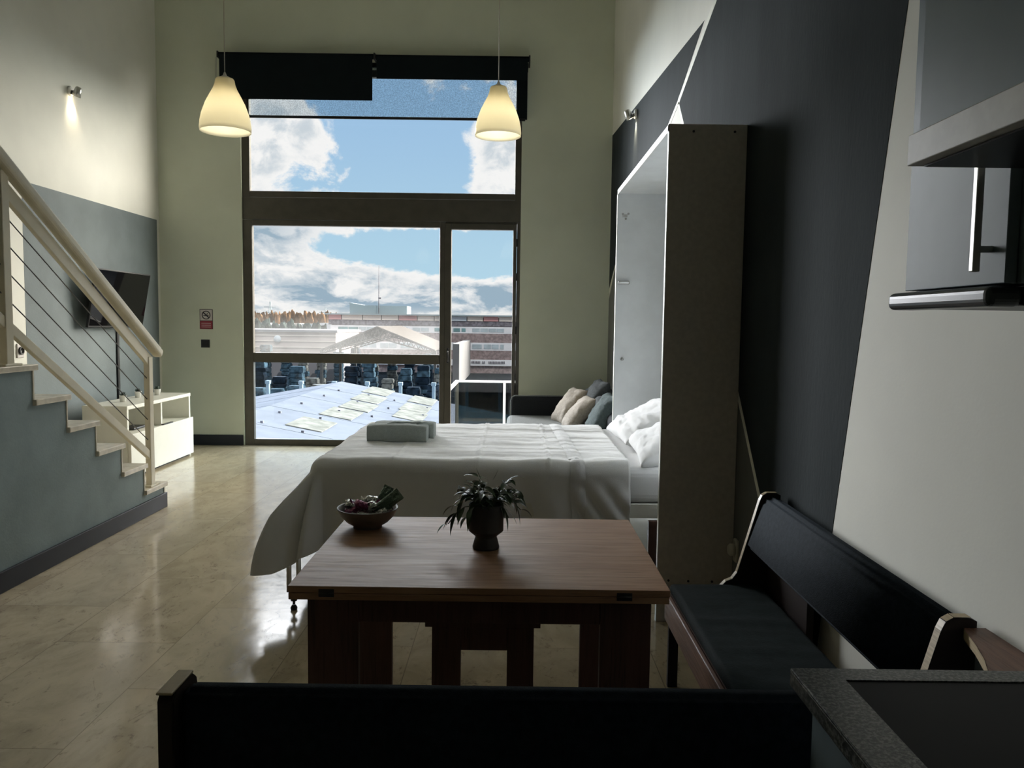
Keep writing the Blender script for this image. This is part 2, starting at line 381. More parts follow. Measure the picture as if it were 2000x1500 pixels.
# right wall with its painted facets
k = MB(); k.box((WR, WB, 0), (WR+.15, WF+.02, HC))
def paint(pix, mi, th, ext=None):
    k.mi = mi; P = [(p if len(p) == 2 and isinstance(p[0], float) and abs(p[0]) < 12 and abs(p[1]) < 12 else None) for p in pix]
    pts = []
    for p in pix:
        if p[0] == 'yz': pts.append((p[1], p[2]))
        else:
            q = at(p[0], p[1], 'X', WR); pts.append((min(q.y, WF-.005), q.z))
    k.prism(pts, 'X', WR-th, WR+.02)
def line(a, b, w, mi=3, th=.0028):
    A = (a[1], a[2]) if a[0] == 'yz' else (lambda q: (min(q.y, WF), q.z))(at(a[0], a[1], 'X', WR))
    B = (b[1], b[2]) if b[0] == 'yz' else (lambda q: (min(q.y, WF), q.z))(at(b[0], b[1], 'X', WR))
    d = Vector((B[0]-A[0], B[1]-A[1])).normalized(); n = Vector((-d.y, d.x))*w/2; k.mi = mi
    k.prism([(A[0]+n.x, A[1]+n.y), (B[0]+n.x, B[1]+n.y), (B[0]-n.x, B[1]-n.y), (A[0]-n.x, A[1]-n.y)], 'X', WR-th, WR+.02)
# far facet behind the sofa and above the bed cabinet
paint([('yz', WF-.005, 3.70), (1376, 40), (1322, 202), (1305, 250), (1202, 520), (1186, 566), ('yz', WF-.005, 1.85)], 1, .0012)
paint([('yz', WF-.005, 1.80), (1202, 520), (1305, 250), ('yz', 5.6, .0), ('yz', WF-.005, .0)], 2, .0010)
# big dark facet
A0 = at(1398, 0, 'X', WR); A1 = at(1775, 0, 'X', WR); A2 = at(1627, 1030, 'X', WR)
sl = Vector((A1.y-A2.y, A1.z-A2.z)); top = (A1.y+sl.x*.6, A1.z+sl.y*.6); bot = (A2.y-sl.x*.44, A2.z-sl.y*.44)
s2 = Vector((A0.y-at(1325, 200, 'X', WR).y, A0.z-at(1325, 200, 'X', WR).z))
ntop = (A0.y+s2.x*.55, A0.z+s2.y*.55)
paint([('yz', *ntop), (1325, 200), (1336, 245), (1440, 768), (1492, 1008), ('yz', 3.25, .0), ('yz', bot[0], 0.0), (1627, 1030), (1775, 0), ('yz', *top)], 1, .0014)
# grey facet behind and beside the bed cabinet
paint([(1330, 245), (1440, 768), (1492, 1008), ('yz', 3.25, 0.0), ('yz', 5.6, 0.0), (1306, 262)], 2, .0018)
line(('yz', *ntop), (1325, 200), .045); line((1325, 200), (1300, 262), .036); line((1325, 200), (1338, 255), .028); line((1440, 762), (1492, 1010), .032)
line((1338, 255), (1440, 762), .032); line((1202, 520), (1184, 572), .04)
struct(k.build('wall_right', [M['wall_w'], M['navy'], M['grey_p'], M['stripe']]))
# window wall with its opening
OX0, OX1, OZ1 = -3.215, .068, 4.42
k = MB()
k.box((WL, WF, 0), (OX0, WF+.2, HC)); k.box((OX1, WF, 0), (WR, WF+.2, HC)); k.box((OX0, WF, OZ1), (OX1, WF+.2, HC))
struct(k.build('wall_front', M['wall']))
struct(box('baseboard_front', (WL+.0, WF-.018, 0), (OX0-.01, WF, .125), M['base'], bev=.004))
struct(box('baseboard_front_right', (OX1+.01, WF-.018, 0), (WR, WF, .125), M['base'], bev=.004)).name = 'baseboard_front.001'
struct(box('baseboard_left', (WL, 4.5, 0), (WL+.018, WF-.02, .125), M['base'], bev=.004))

# ================================================================== window and balcony door
YF = WF+.03   # frame front
def frame_box(name, x0, x1, z0, z1, par, y0=YF, y1=YF+.07, bev=.006, m='bronze'): return box(name, (x0, y0, z0), (x1, y1, z1), M[m], par, bev)
w1 = struct(thing('window_1', (-1.6, WF+.05, 3.7), '', ''))
frame_box('side_frame', OX0, -3.125, 2.93, OZ1, w1); frame_box('side_frame', -.005, OX1, 2.93, OZ1, w1)
frame_box('top_frame', -3.125, -.005, 4.34, OZ1, w1); frame_box('bottom_frame', -3.125, -.005, 2.95, 3.02, w1)
box('glass_pane', (-3.125, YF+.03, 3.02), (-.005, YF+.04, 4.34), M['glass'], w1)
tr = struct(frame_box('trim_1', OX0, OX1, 2.69, 2.945, None, YF-.005, YF+.12)); tr.name = 'trim_1'
w2 = struct(thing('window_2', (-2, WF+.05, .9), '', ''))
frame_box('side_frame', OX0, -3.105, 0, 2.685, w2); frame_box('side_frame', -.885, -.82, .0, 2.685, w2)
frame_box('top_frame', -3.105, -.885, 2.62, 2.685, w2); frame_box('middle_rail', -3.105, -.885, 1.0, 1.115, w2, YF-.01); frame_box('bottom_frame', -3.105, -.885, 0, .075, w2)
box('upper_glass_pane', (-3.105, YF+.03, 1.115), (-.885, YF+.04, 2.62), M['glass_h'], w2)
box('lower_glass_pane', (-3.105, YF+.03, .075), (-.885, YF+.04, 1.0), M['glass_l'], w2)
d1 = struct(thing('door_1', (-.4, WF+.05, 0), '', ''))
frame_box('door_stile', -.82, -.745, 0, 2.67, d1, YF-.015); frame_box('door_stile', -.018, .025, 0, 2.67, d1, YF-.015)
frame_box('door_top_rail', -.745, -.018, 2.60, 2.67, d1, YF-.015); frame_box('door_bottom_rail', -.745, -.018, 0, .10, d1, YF-.015)
frame_box('door_jamb', .028, OX1, 0, 2.685, d1); frame_box('door_head', -.82, .028, 2.672, 2.688, d1)
box('glass_pane', (-.745, YF+.02, .10), (-.018, YF+.03, 2.60), M['glass'], d1)
k = MB(); k.box((-.792, YF-.03, 1.02), (-.768, YF-.014, 1.20), .005); k.tube([(-.78, YF-.028, 1.16), (-.78, YF-.065, 1.16), (-.78, YF-.067, 1.145), (-.78, YF-.062, 1.04)], .009, 8); k.build('handle', M['black'], d1)
for z in (.72, 1.42, 2.05, 2.45): k = MB(); k.tube([(.027, YF-.02, z-.045), (.027, YF-.02, z+.045)], .009, 8); k.build('hinge', M['black'], d1)

# ================================================================== roller blinds
def blind(label, x0, x1, zt, zb, y, m, bar=True, rr=.028):
    b = thing('roller_blind', ((x0+x1)/2, y, zb), label, 'blind', 'roller blinds above the window')
    k = MB(); k.tube([(x0, y, zt), (x1, y, zt)], rr, 14); k.build('roller', M['blackout'], b)
    k = MB(); k.box((x0+.012, y-rr-.0012, zb), (x1-.012, y-rr+.0012, zt)); k.build('fabric', M[m], b)
    if bar: k = MB(); k.box((x0+.012, y-rr-.009, zb-.03), (x1-.012, y-rr+.009, zb), .004); k.build('bottom_bar', M['black'], b)
    for s_, x in ((-1, x0), (1, x1)):
        k = MB(); k.box((x-.008+s_*.008, y-.035, zt-.035), (x+.008+s_*.008, WF, zt+.035), .004); k.build('bracket', M['black'], b)
    return b
blind('wide sheer grey roller blind of see-through mesh, hanging lowest over the upper window', -3.12, .115, 4.44, 3.855, 9.37, 'sheer')
# the blackout blinds hang in front of the sheer one
blind('opaque black roller blind on the left half, pulled down further than its right neighbour', -3.385, -1.625, 4.50, 4.005, 9.26, 'blackout', False, .03)
blind('opaque black roller blind on the right half, rolled nearly all the way up', -1.600, .135, 4.49, 4.245, 9.25, 'blackout', False, .03)
k = MB(); k.box((.012, 9.337, 3.84), (.125, 9.341, 4.42));  # added strip: the sheer blind's end reads dark against the wall, without sky behind
o = k.build('added_dark_strip', M['blackout'], None); tag(o, 'narrow strip added to darken the right end of the sheer blind, where no sky shines through', 'blind')
k = MB(); k.tube([(-3.41, 9.24, 4.47), (-3.415, 9.24, 4.2), (-3.41, 9.24, 3.95)], .004, 6); tag(k.build('blind_chain', M['steel']), 'thin chain hanging at the left end of the blinds, behind the left pendant lamp', 'chain')

# ================================================================== pendants
def pendant(x, y, zb, label):
    p = thing('pendant_lamp', (x, y, zb), label, 'lamp', 'pendant lamps')
    prof = [(.140, 0), (.1415, .02), (.138, .055), (.128, .10), (.108, .155), (.085, .20), (.066, .235), (.056, .262), (.052, .285), (.047, .293)]
    inner = [(r-.003, z) for r, z in prof[::-1]]
    k = MB(); k.lathe([(prof[0][0], 0)]+prof[1:]+inner+[prof[0]], (x, y, zb), 48); k.build('lamp_shade', M['shade'], p)
    k = MB(); k.lathe([(.044, .288), (.03, .30), (.012, .31), (.004, .33)], (x, y, zb), 24); k.build('shade_cap', M['whitepot'], p)
    k = MB(); k.lathe([(.0, .20), (.02, .20), (.02, .285), (.0, .285)], (x, y, zb), 16); k.build('bulb_socket', M['whitepot'], p)
    k = MB(); k.lathe([(.0, .11), (.018, .116), (.028, .135), (.028, .155), (.017, .185), (.014, .20)], (x, y, zb), 20); k.build('bulb', M['bulb'], p)
    k = MB(); k.tube([(x, y, zb+.325), (x, y, HC-.03)], .0028, 6); k.build('cord', M['cablec'], p)
    k = MB(); k.lathe([(.05, 0), (.05, .02), (.03, .035)], (x, y, HC-.035), 24); k.build('ceiling_rose', M['whitepot'], p)
    ld = bpy.data.lights.new('pendant_bulb_light', 'POINT'); ld.energy = 1.3; ld.color = (1, .96, .87); ld.shadow_soft_size = .03
    lo = bpy.data.objects.new('pendant_bulb_light', ld); COL.objects.link(lo); lo.location = (x, y, zb+.085)
pendant(-1.65, 4.6, 2.565, 'left of the two cream pendant lamps, hanging on a thin cord before the window')
pendant(-.11, 4.95, 2.64, 'right of the two cream pendant lamps, hanging in front of the sheer blind')

# ================================================================== wall spots
def spot(base, nrm, aim, label, power):
    base = Vector(base); n = Vector(nrm); aim = Vector(aim).normalized()
    p = thing('wall_spotlight', base, label, 'lamp', 'small wall spotlights')
    Q = n.to_track_quat('Z', 'Y').to_matrix().to_4x4()
    k = MB(); k.lathe([(.045, 0), (.045, .012), (.038, .022)], base, 24, Q); k.build('mounting_plate', M['whitepot'], p)
    j = base+n*.075
    k = MB(); k.tube([base+n*.02, j], .008, 8); k.build('arm', M['steel'], p)
    R_ = aim.to_track_quat('Z', 'Y').to_matrix().to_4x4()
    k = MB(); k.lathe([(.016, -.04), (.028, -.03), (.034, .01), (.042, .05), (.039, .05), (.03, .02)], j, 24, R_); k.build('lamp_head', M['steel'], p)
    k = MB(); k.lathe([(.0, .03), (.028, .03), (.034, .046), (.0, .05)], j, 20, R_); k.build('bulb', M['spotbulb'], p)
    ld = bpy.data.lights.new('spot_bulb_light', 'SPOT'); ld.energy = power; ld.color = (1, .84, .6); ld.spot_size = 1.5; ld.spot_blend = .8; ld.shadow_soft_size = .03
    lo = bpy.data.objects.new('spot_bulb_light', ld); COL.objects.link(lo); lo.location = j+aim*.055; lo.rotation_euler = aim.to_track_quat('-Z', 'Y').to_euler()
    return p
spot((WL, 7.62, 3.62), (1, 0, 0), (-.45, .1, -1), 'small lit spotlight on the cream left wall above the television', 9)
spot((WR, 7.60, 3.47), (-1, 0, 0), (.55, .1, -1), 'small lit spotlight on the navy painted right wall above the bed cabinet', 30)

# ================================================================== staircase
SX, SXL = -2.765, -3.68
Yn = [6.28-.337*i for i in range(9)]; Zn = [.205*(i+1) for i in range(9)]
st_ = thing('staircase', (SX, 5, 0), 'blue-grey staircase with cream stone treads rising to the left', 'stairs')
pts = [(Yn[-1]-.337, 0), (Yn[0]-.03, 0)]
for i in range(9):
    pts.append((Yn[i]-.03, Zn[i]-.035)); pts.append(((Yn[i]-.337)-.03 if i < 8 else Yn[-1]-.337, Zn[i]-.035))
k = MB(); k.prism(pts, 'X', SXL, SX-.012); k.build('stair_body', M['stairblue'], st_)
for i in range(9):
    box('tread', (SXL-.02, Yn[i]-.337-.03, Zn[i]-.035), (SX+.012, Yn[i], Zn[i]), M['tread'], st_, .005)
    box('riser', (SXL-.005, Yn[i]-.03, Zn[i]-.205+.0), (SX-.006, Yn[i]-.018, Zn[i]-.035), M['tread'], st_)
k = MB(); k.box((SX-.012, Yn[-1]-.337, 0), (SX+.006, Yn[0]-.012, .118), .004); k.box((SXL, Yn[0]-.018, 0), (SX+.006, Yn[0]-.002, .118), .004); k.build('baseboard', M['base'], st_)
# railing
r_ = thing('stair_railing', (SX, 6.1, .2), 'cream metal stair railing with thin steel cables', 'railing')
RXp = SX-.045
for (y, z0, z1) in ((6.10, .205, 1.21), (4.40, 1.23, 2.30)):
    k = MB(); k.box((RXp-.022, y-.032, z0+.008), (RXp+.022, y+.032, z1), .004); po_ = k.build('post', M['cream_metal'], r_)
    k = MB(); k.box((RXp-.04, y-.075, z0), (RXp+.04, y+.075, z0+.012), .003); k.build('base_plate', M['cream_metal'], po_)
def slanted(name, x, ya, za, yb, zb, w, h, m, par, bev=.006):
    L = math.hypot(yb-ya, zb-za); a = math.atan2(zb-za, yb-ya)
    k = MB(); vs = k.box((x-w/2, 0, -h/2), (x+w/2, L, h/2), bev, 3, (a, 0, 0), Vector((x, 0, 0)))
    bmesh.ops.translate(k.b, verts=vs, vec=(0, ya, za)); return k.build(name, m, par)
sl_ = -.605
slanted('handrail', RXp+.03, 6.22, 1.225, 3.6, 1.225+2.62*.605, .075, .07, M['cream_metal'], r_, .022)
slanted('upper_rail', RXp, 6.13, 1.165, 3.6, 1.165+2.53*.605, .03, .085, M['cream_metal'], r_)
slanted('lower_rail', RXp, 6.11, .43, 3.6, .43+2.51*.60, .03, .06, M['cream_metal'], r_)
for pa, pb in (((285, 737), (16, 429)), ((285, 777), (20, 484)), ((287, 818), (24, 541)), ((287, 857), (28, 598))):
    a = at(*pa, 'X', RXp); b = at(*pb, 'X', RXp); d = (b-a).normalized()
    k = MB(); k.tube([a-d*.02, a+d*3.0], .0035, 6); k.build('cable', M['darksteel'], r_)

# ================================================================== TV, raceway, TV unit
tl, trr, brr, bl = [Vector(q) for q in ((-4.02, 7.70, 1.98), (-3.94, 8.60, 1.98), (-4.04, 8.62, 1.43), (-4.11, 7.72, 1.43))]
c0 = at(188, 523, 'Y', 7.62); c1 = at(293, 537, 'Y', 8.66); c2 = at(280, 640, 'Y', 8.69); c3 = at(173, 640, 'Y', 7.65)
tv = thing('television', (-4.1, 8.1, 1.7), 'black flat television on a wall bracket, tilted towards the room', 'television')
cx = (c0+c1+c2+c3)/4; ux = ((c1-c0)+(c2-c3)).normalized(); uz = ((c0-c3)+(c1-c2)); uz = (uz-ux*uz.dot(ux)).normalized(); un = uz.cross(ux)
if un.x < 0: un = -un
wid = ((c1-c0).length+(c2-c3).length)/2; hei = ((c0-c3).length+(c1-c2).length)/2
TM = Matrix((ux, un, uz)).transposed().to_4x4(); TM.translation = cx
def in_tm(kk, name, m, par, TM=TM): bmesh.ops.transform(kk.b, matrix=TM, verts=kk.b.verts); return kk.build(name, m, par)
k = MB(); k.box((-wid/2, -.028, -hei/2), (wid/2, 0, hei/2), .006); k.box((-wid/4, -.045, -hei/3), (wid/4, -.02, hei/5), .01); in_tm(k, 'casing', M['black'], tv)
k = MB(); k.box((-wid/2+.012, .0005, -hei/2+.02), (wid/2-.012, .002, hei/2-.012)); in_tm(k, 'screen', M['screen'], tv)
k = MB(); q = cx-un*.06; k.tube([(WL+.01, cx.y, cx.z), q], .02, 8); k.box((WL+.002, cx.y-.1, cx.z-.1), (WL+.012, cx.y+.1, cx.z+.1), .003); k.build('wall_bracket', M['black'], tv)
tag(box('cable_duct', (WL+.0015, 8.365, .126), (WL+.018, 8.405, 1.45), M['black']), 'thin black cable duct running down the blue wall below the television', 'cable duct')

ux0, ux1, uy0, uy1, uh = -3.985, -3.57, 7.30, 8.74, .69
u = thing('tv_cabinet', (ux0, uy0, 0), 'low white television cabinet with two open shelves above a wide drawer front', 'cabinet')
wl = M['white_lam']
box('top_panel', (ux0, uy0-.004, uh-.035), (ux1+.004, uy1+.004, uh), wl, u, .003)
box('side_panel', (ux0, uy0, 0), (ux1, uy0+.035, uh-.035), wl, u, .002); box('side_panel', (ux0, uy1-.035, 0), (ux1, uy1, uh-.035), wl, u, .002)
box('back_panel', (ux0, uy0+.035, .0), (ux0+.012, uy1-.035, uh-.035), wl, u)
box('shelf', (ux0+.012, uy0+.035, .395), (ux1, uy1-.035, .42), wl, u, .002)
box('divider', (ux0+.012, 8.02, .42), (ux1-.005, 8.05, uh-.035), wl, u, .002)
box('plinth', (ux0+.02, uy0+.035, 0), (ux1-.01, uy1-.035, .02), M['rubber'], u)
dr = box('drawer', (ux1, uy0+.006, .025), (ux1+.03, uy1+.002, .425), wl, u, .003)
k = MB(); k.box((ux1+.004, 8.0, .4255), (ux1+.035, 8.22, .436), .003); tag(k.build('remote_control', M['black']), 'slim black remote control lying on the drawer front edge of the white cabinet', 'remote control')
k = MB(); k.box((-3.80, 7.62, .4205), (-3.66, 7.88, .445), .01); k.build('tmp', M['black']).name = 'router'
tag(bpy.data.objects['router'], 'flat black box lying in the left open shelf of the white cabinet', 'electronics')
def small_pot(x, y, z, label, s):
    p = thing('potted_succulent', (x, y, z), label, 'plant', 'small potted succulents on the television cabinet')
    k = MB(); k.lathe([(.0, 0), (.026, 0), (.034, .062), (.036, .064), (.031, .064), (.030, .052), (.0, .052)], (x, y, z), 20); k.build('pot', M['whitepot'], p)
    k = MB(); rnd = random.Random(s)
    for i in range(34):
        a = rnd.random()*2*PI; e = rnd.uniform(.25, 1.45); L = rnd.uniform(.03, .048); d = Vector((math.cos(a)*math.cos(e), math.sin(a)*math.cos(e), math.sin(e)))
        b0 = Vector((x, y, z+.05)); k.tube([b0, b0+d*L*.5, b0+d*L+Vector((0, 0, .004))], [.006, .007, .001], 5)
    k.build('foliage', M['succ'], p)
small_pot(-3.80, 7.70, uh, 'small succulent in a white pot, nearest the stairs on the white cabinet', 1)
small_pot(-3.86, 8.14, uh, 'small succulent in a white pot, middle one of three on the white cabinet', 2)
small_pot(-3.80, 8.45, uh, 'small succulent in a white pot behind the railing post, farthest of three', 3)
# intercom on the left wall beside the blue paint
q = at(38, 685, 'X', WL)
i_ = thing('intercom', q, 'small wall switch with a round dial on the white part of the left wall', 'switch')
box('faceplate', (WL, q.y-.045, q.z-.06), (WL+.012, q.y+.045, q.z+.06), M['signw'], i_, .004)
k = MB(); k.lathe([(.034, 0), (.034, .012), (.024, .013), (.024, .004), (.0, .004)], (WL+.012, q.y, q.z), 24, Matrix.Rotation(PI/2, 4, 'Y')); k.build('dial', M['black'], i_)

# ================================================================== signs and switch on the window wall
a = at(390, 604, 'Y', WF); b = at(416, 643, 'Y', WF)
sg = thing('no_smoking_sign', (a.x, WF, b.z), 'small no smoking sign, white over dark red, on the cream window wall', 'sign')
zm = a.z-(a.z-b.z)*.58
box('sign_board', (a.x, WF-.004, b.z), (b.x, WF, a.z), M['signk'], sg)
box('white_field', (a.x+.006, WF-.0055, zm+.004), (b.x-.006, WF-.003, a.z-.006), M['signw'], sg)
red = box('red_field', (a.x+.004, WF-.0055, b.z+.005), (b.x-.004, WF-.003, zm-.002), M['redsign'], sg)
k = MB(); cxs, czs = (a.x+b.x)/2, (zm+a.z)/2; R0 = .052
RY = Matrix.Rotation(PI/2, 4, 'X')
k.lathe([(R0, 0), (R0, .002), (R0-.010, .002), (R0-.010, 0), (R0, 0)], (cxs, WF-.0055, czs), 32, RY)
k.box((cxs-.045, WF-.0085, czs-.006), (cxs+.045, WF-.0055, czs+.006), 0, 2, (0, .75, 0)); k.box((cxs-.032, WF-.0080, czs-.012), (cxs+.03, WF-.0055, czs-.002)); k.box((cxs+.01, WF-.008, czs+.002), (cxs+.016, WF-.0055, czs+.028), 0, 2, (0, .4, 0))
k.build('prohibition_symbol', M['signk'], sg)
k = MB()
for j in range(3): k.box((a.x+.02, WF-.0062, b.z+.022+j*.022), (b.x-.022, WF-.005, b.z+.028+j*.022))
k.build('sign_lettering', M['signw'], sg)
a = at(393, 663, 'Y', WF); b = at(410, 679, 'Y', WF)
sw = thing('light_switch', (a.x, WF, b.z), 'square black switch on the cream wall below the no smoking sign', 'switch')
box('faceplate', (a.x, WF-.009, b.z), (b.x, WF, a.z), M['black'], sw, .003); box('rocker', (a.x+.02, WF-.013, b.z+.02), (b.x-.02, WF-.008, a.z-.02), M['rubber'], sw, .002)

# ================================================================== murphy bed cabinet
CX0, CX1, CY0, CY1, CH = .742, WR-.004, 3.93, 5.86, 2.475
cb = thing('bed_cabinet', (CX0, CY0, 0), 'tall grey-beige fold-down bed cabinet with white front edges against the right wall', 'cabinet')
def panel(name, a, b, outer, inn=None, e=None):
    return box(name, a, b, M[outer], cb, .0015)
panel('side_panel', (CX0+.003, CY0, .0), (CX1, CY0+.028, CH), 'melamine'); panel('side_panel', (CX0+.003, CY1-.028, 0), (CX1, CY1, CH), 'inner')
panel('top_panel', (CX0+.003, CY0+.028, CH-.028), (CX1, CY1-.028, CH), 'inner'); panel('bottom_panel', (CX0+.03, CY0+.028, .18), (CX1, CY1-.028, .208), 'inner')
box('inner_lining', (CX0+.003, CY0+.0285, .21), (CX1-.02, CY0+.031, CH-.03), M['inner'], cb)
panel('back_panel', (CX1-.018, CY0+.031, .208), (CX1, CY1-.028, CH-.028), 'inner')
k = MB(); k.box((CX0-.001, CY0, 0), (CX0+.003, CY0+.03, CH)); k.box((CX0-.001, CY1-.034, 0), (CX0+.003, CY1, CH)); k.box((CX0-.001, CY0, CH-.034), (CX0+.003, CY1, CH)); k.build('edge_banding', M['edge'], cb)
for x, z in ((.80, .215), (.90, .213), (1.02, .212), (.86, 2.44), (1.06, 2.44)):
    k = MB(); k.lathe([(.0, 0), (.006, 0), (.006, .003), (.0, .003)], (x, CY0-.0015, z), 12, Matrix.Rotation(PI/2, 4, 'X')); k.build('screw', M['rubber'], cb)
yi = CY1-.028
k = MB()
for dx, dz in ((0, 0), (.022, .014), (-.018, .012), (.004, -.022)):
    k.lathe([(.0, 0), (.008, 0), (.008, .004), (.0, .004)], (.80+dx, yi, 2.29+dz), 10, Matrix.Rotation(PI/2, 4, 'X'))
k.box((.78, yi-.004, 2.28), (.815, yi, 2.30)); k.build('wall_fitting', M['steel'], cb)
k = MB(); k.box((.755, yi-.03, 1.795), (.84, yi, 1.82), .008); k.build('latch', M['steel'], cb)
k = MB(); k.lathe([(.0, 0), (.012, 0), (.009, .03), (.0, .03)], (.80, yi, 1.25), 12, Matrix.Rotation(PI/2, 4, 'X')); k.build('latch_pin', M['steel'], cb)

# ================================================================== bed
BX0, BX1, BY0, BY1, BZ = -1.06, 1.08, 4.10, 5.72, .765
bd = thing('fold_down_bed', (0, 4.9, .2), 'fold-down double bed with white mattress reaching out of the cabinet', 'bed')
k = MB(); k.box((BX0+.03, BY0+.02, .56), (BX1, BY1-.02, BZ-.012), .05, 4); k.build('mattress', M['linen2'], bd)
k = MB(); k.box((BX0+.02, BY0, .49), (BX1, BY0+.03, .565), .004); k.box((BX0+.02, BY1-.03, .49), (BX1, BY1, .565), .004); k.box((BX0, BY0, .49), (BX0+.03, BY1, .565), .004); k.box((BX0+.03, BY0+.03, .52), (BX1, BY1-.03, .555)); k.build('bed_frame', M['white_lam'], bd)
box('head_board', (BX1-.36, BY0-.02, .22), (BX1-.02, BY0+.01, .48), M['walnutd'], bd, .003)
for y in (BY0-.09, BY1-.06):
    x = -1.135
    k = MB(); k.box((x-.02, y-.006, .10), (x-.008, y+.05, .33), .002); k.box((x+.03, y-.006, .10), (x+.042, y+.05, .33), .002); k.box((x-.02, y-.006, .10), (x+.042, y+.05, .112), .002)
    l = k.build('leg', M['steel'], bd)
    k = MB(); k.tube([(x+.011, y+.02, .10), (x+.011, y+.02, .03)], .007, 8); k.lathe([(.0, 0), (.016, 0), (.018, .012), (.01, .026), (.0, .026)], (x+.011, y+.02, .0), 16); k.lathe([(.0, 0), (.017, .004), (.017, .024), (.0, .03)], (x+.011, y+.02, .045), 12); k.build('adjustable_foot', M['black'], l)

# duvet cover / sheet: flat cloth mapped over the mattress edges
def fbm(x, y, z=0, o=4): 
    v = 0; a = 1
    for i in range(o): v += a*noise.noise((x, y, z+i*7.1)); x *= 2.03; y *= 2.03; a *= .5
    return v
def cloth(p, q, ex0=BX0, ey0=BY0, ey1=BY1, r=.07):
    """p: along X, may run past the foot edge; q: along Y, may run past both sides"""
    ix, iy0, iy1 = ex0+r, ey0+r, ey1-r
    cx_ = max(p, ix); cy_ = min(max(q, iy0), iy1)
    dx, dy = p-cx_, q-cy_; L = math.hypot(dx, dy)
    z = BZ+.008
    wr = .009*fbm(p*1.3+3, q*7, 1.3, 4)+.006*fbm(p*6, q*3.1, 4.4, 4)
    crease = 0
    for c in (-.62, -.18, .20): crease += .008*math.exp(-((p-c+.006*math.sin(q*23))/.006)**2)
    for c in (4.55, 5.0, 5.35): crease += .006*math.exp(-((q-c)/.006)**2)
    if L < 1e-6: return Vector((p, q, z+wr+crease))
    n = Vector((dx/L, dy/L))
    arc = r*PI/2
    if L < arc:
        a = L/r; out = r*math.sin(a); dn = r*(1-math.cos(a))
    else:
        L2 = L if L < .64 else .64+(L-.64)*.22
        t_ = L2-arc; corner = min(abs(n.x), abs(n.y))*2*(1 if n.x < 0 else 0)
        fl_ = .24*abs(n.x if n.x < 0 else 0)+.03*abs(n.y)+.22*corner
        out = r+(t_*1.9-t_*t_*1.6)*fl_; dn = r+t_*math.sqrt(max(.1, 1-fl_*fl_))
        a2 = math.atan2(n.y, n.x) % (2*PI)
        w = min(1, t_/.22); s_ = cx_-cy_+a2*.32
        out += w*(.014*math.sin(s_*15+2*math.sin(s_*5))+.022*fbm(s_*2.2, t_*.6, 9, 3))
        out += w*corner*.045*math.sin(a2*13+.6)
        if p > .28 and abs(dy) > abs(dx): out += w*.016*math.sin((p-.22*t_/.3)*52)*min(1, (p-.28)*8)
    z -= dn; z = max(z, .012+.004*math.sin(p*40))
    return Vector((cx_+n.x*out, cy_+n.y*out, z+(wr+crease)*max(0, 1-L*4)))
def hang(u): return .50
k = MB(); P0, P1, Q0, Q1 = BX0-.56, .62, BY0-.43, BY1+.40
k.grid(lambda u, v: cloth(P0+(P1-P0)*u, Q0+(Q1-Q0)*v), 190, 210)
dv = k.build('duvet', M['linen']); 
md = dv.modifiers.new('thick', 'SOLIDIFY'); md.thickness = .008; md.offset = 1
dt = thing('white_duvet', (0, 4.9, BZ), 'white duvet spread over the bed, its corner hanging almost to the floor', 'bedding'); dv.parent = dt; dv.matrix_parent_inverse = Matrix.Translation(-Vector((0, 4.9, BZ))); dv.name = 'duvet_cover'
# turned-back seam band across the duvet
k = MB()
def band(u, v):
    q = BY0-.40+(BY1+.1-(BY0-.40))*v; pc = .345-.045*((q-BY0)/(BY1-BY0)); p = pc-.04+.08*u
    c = cloth(p, q); e = cloth(p, q+.01); n = (cloth(p+.01, q)-c).cross(e-c).normalized()
    if n.z < 0 and q > BY0+.1: n = -n
    if q <= BY0+.1 and n.y > 0: n = -n
    return c+n*(.011+.006*math.sin(u*PI)+.003*noise.noise((p*60, q*30, 2)))
k.grid(band, 8, 150); bb = k.build('seam_band', M['linen2'], dt)

def pillow(name, c, size, rot, m, label, cat, seed=0, n=36, group=None, pinch=.12, wr=.012, wf=1):
    a, b, h = size; E_ = Euler(rot).to_matrix()
    def f(side):
        def g(u, v):
            x, y = u*2-1, v*2-1
            ed = (max(0, 1-abs(x)**2.6)*max(0, 1-abs(y)**2.6))**.42
            px = x*(1-pinch*(1-y*y)*0-pinch*(abs(y)**0)*(1-abs(y))*abs(x)**3*.6); py = y*(1-pinch*(1-abs(x))*abs(y)**3*.6)
            z = side*ed*h/2*(1+.10*noise.noise((x*1.5+seed, y*1.5, side)))
            z += wr*ed**.5*fbm(x*3.2*wf+seed, y*1.6*wf, seed+side, 4)*(.35+.65*max(abs(x), abs(y)))
            return E_ @ Vector((px*a/2, py*b/2, z))+Vector(c)
        return g
    k = MB(); k.grid(f(1), n, n); k.grid(f(-1), n, n); bmesh.ops.remove_doubles(k.b, verts=k.b.verts, dist=.0004)
    o = k.build(name, m, loc=c); return tag(o, label, cat, group)
pillow('pillow', (.885, 5.03, .895), (.50, .72, .17), (0, -.42, .05), M['linen2'], 'white pillow at the head of the bed, farther from the camera', 'pillow', 3, 60, 'white bed pillows', wr=.022, wf=1.2)
pillow('pillow', (.90, 4.42, .865), (.46, .60, .15), (.10, -.36, -.05), M['linen2'], 'white pillow at the head of the bed, nearer the cabinet side panel', 'pillow', 8, 60, 'white bed pillows', wr=.020, wf=1.1)
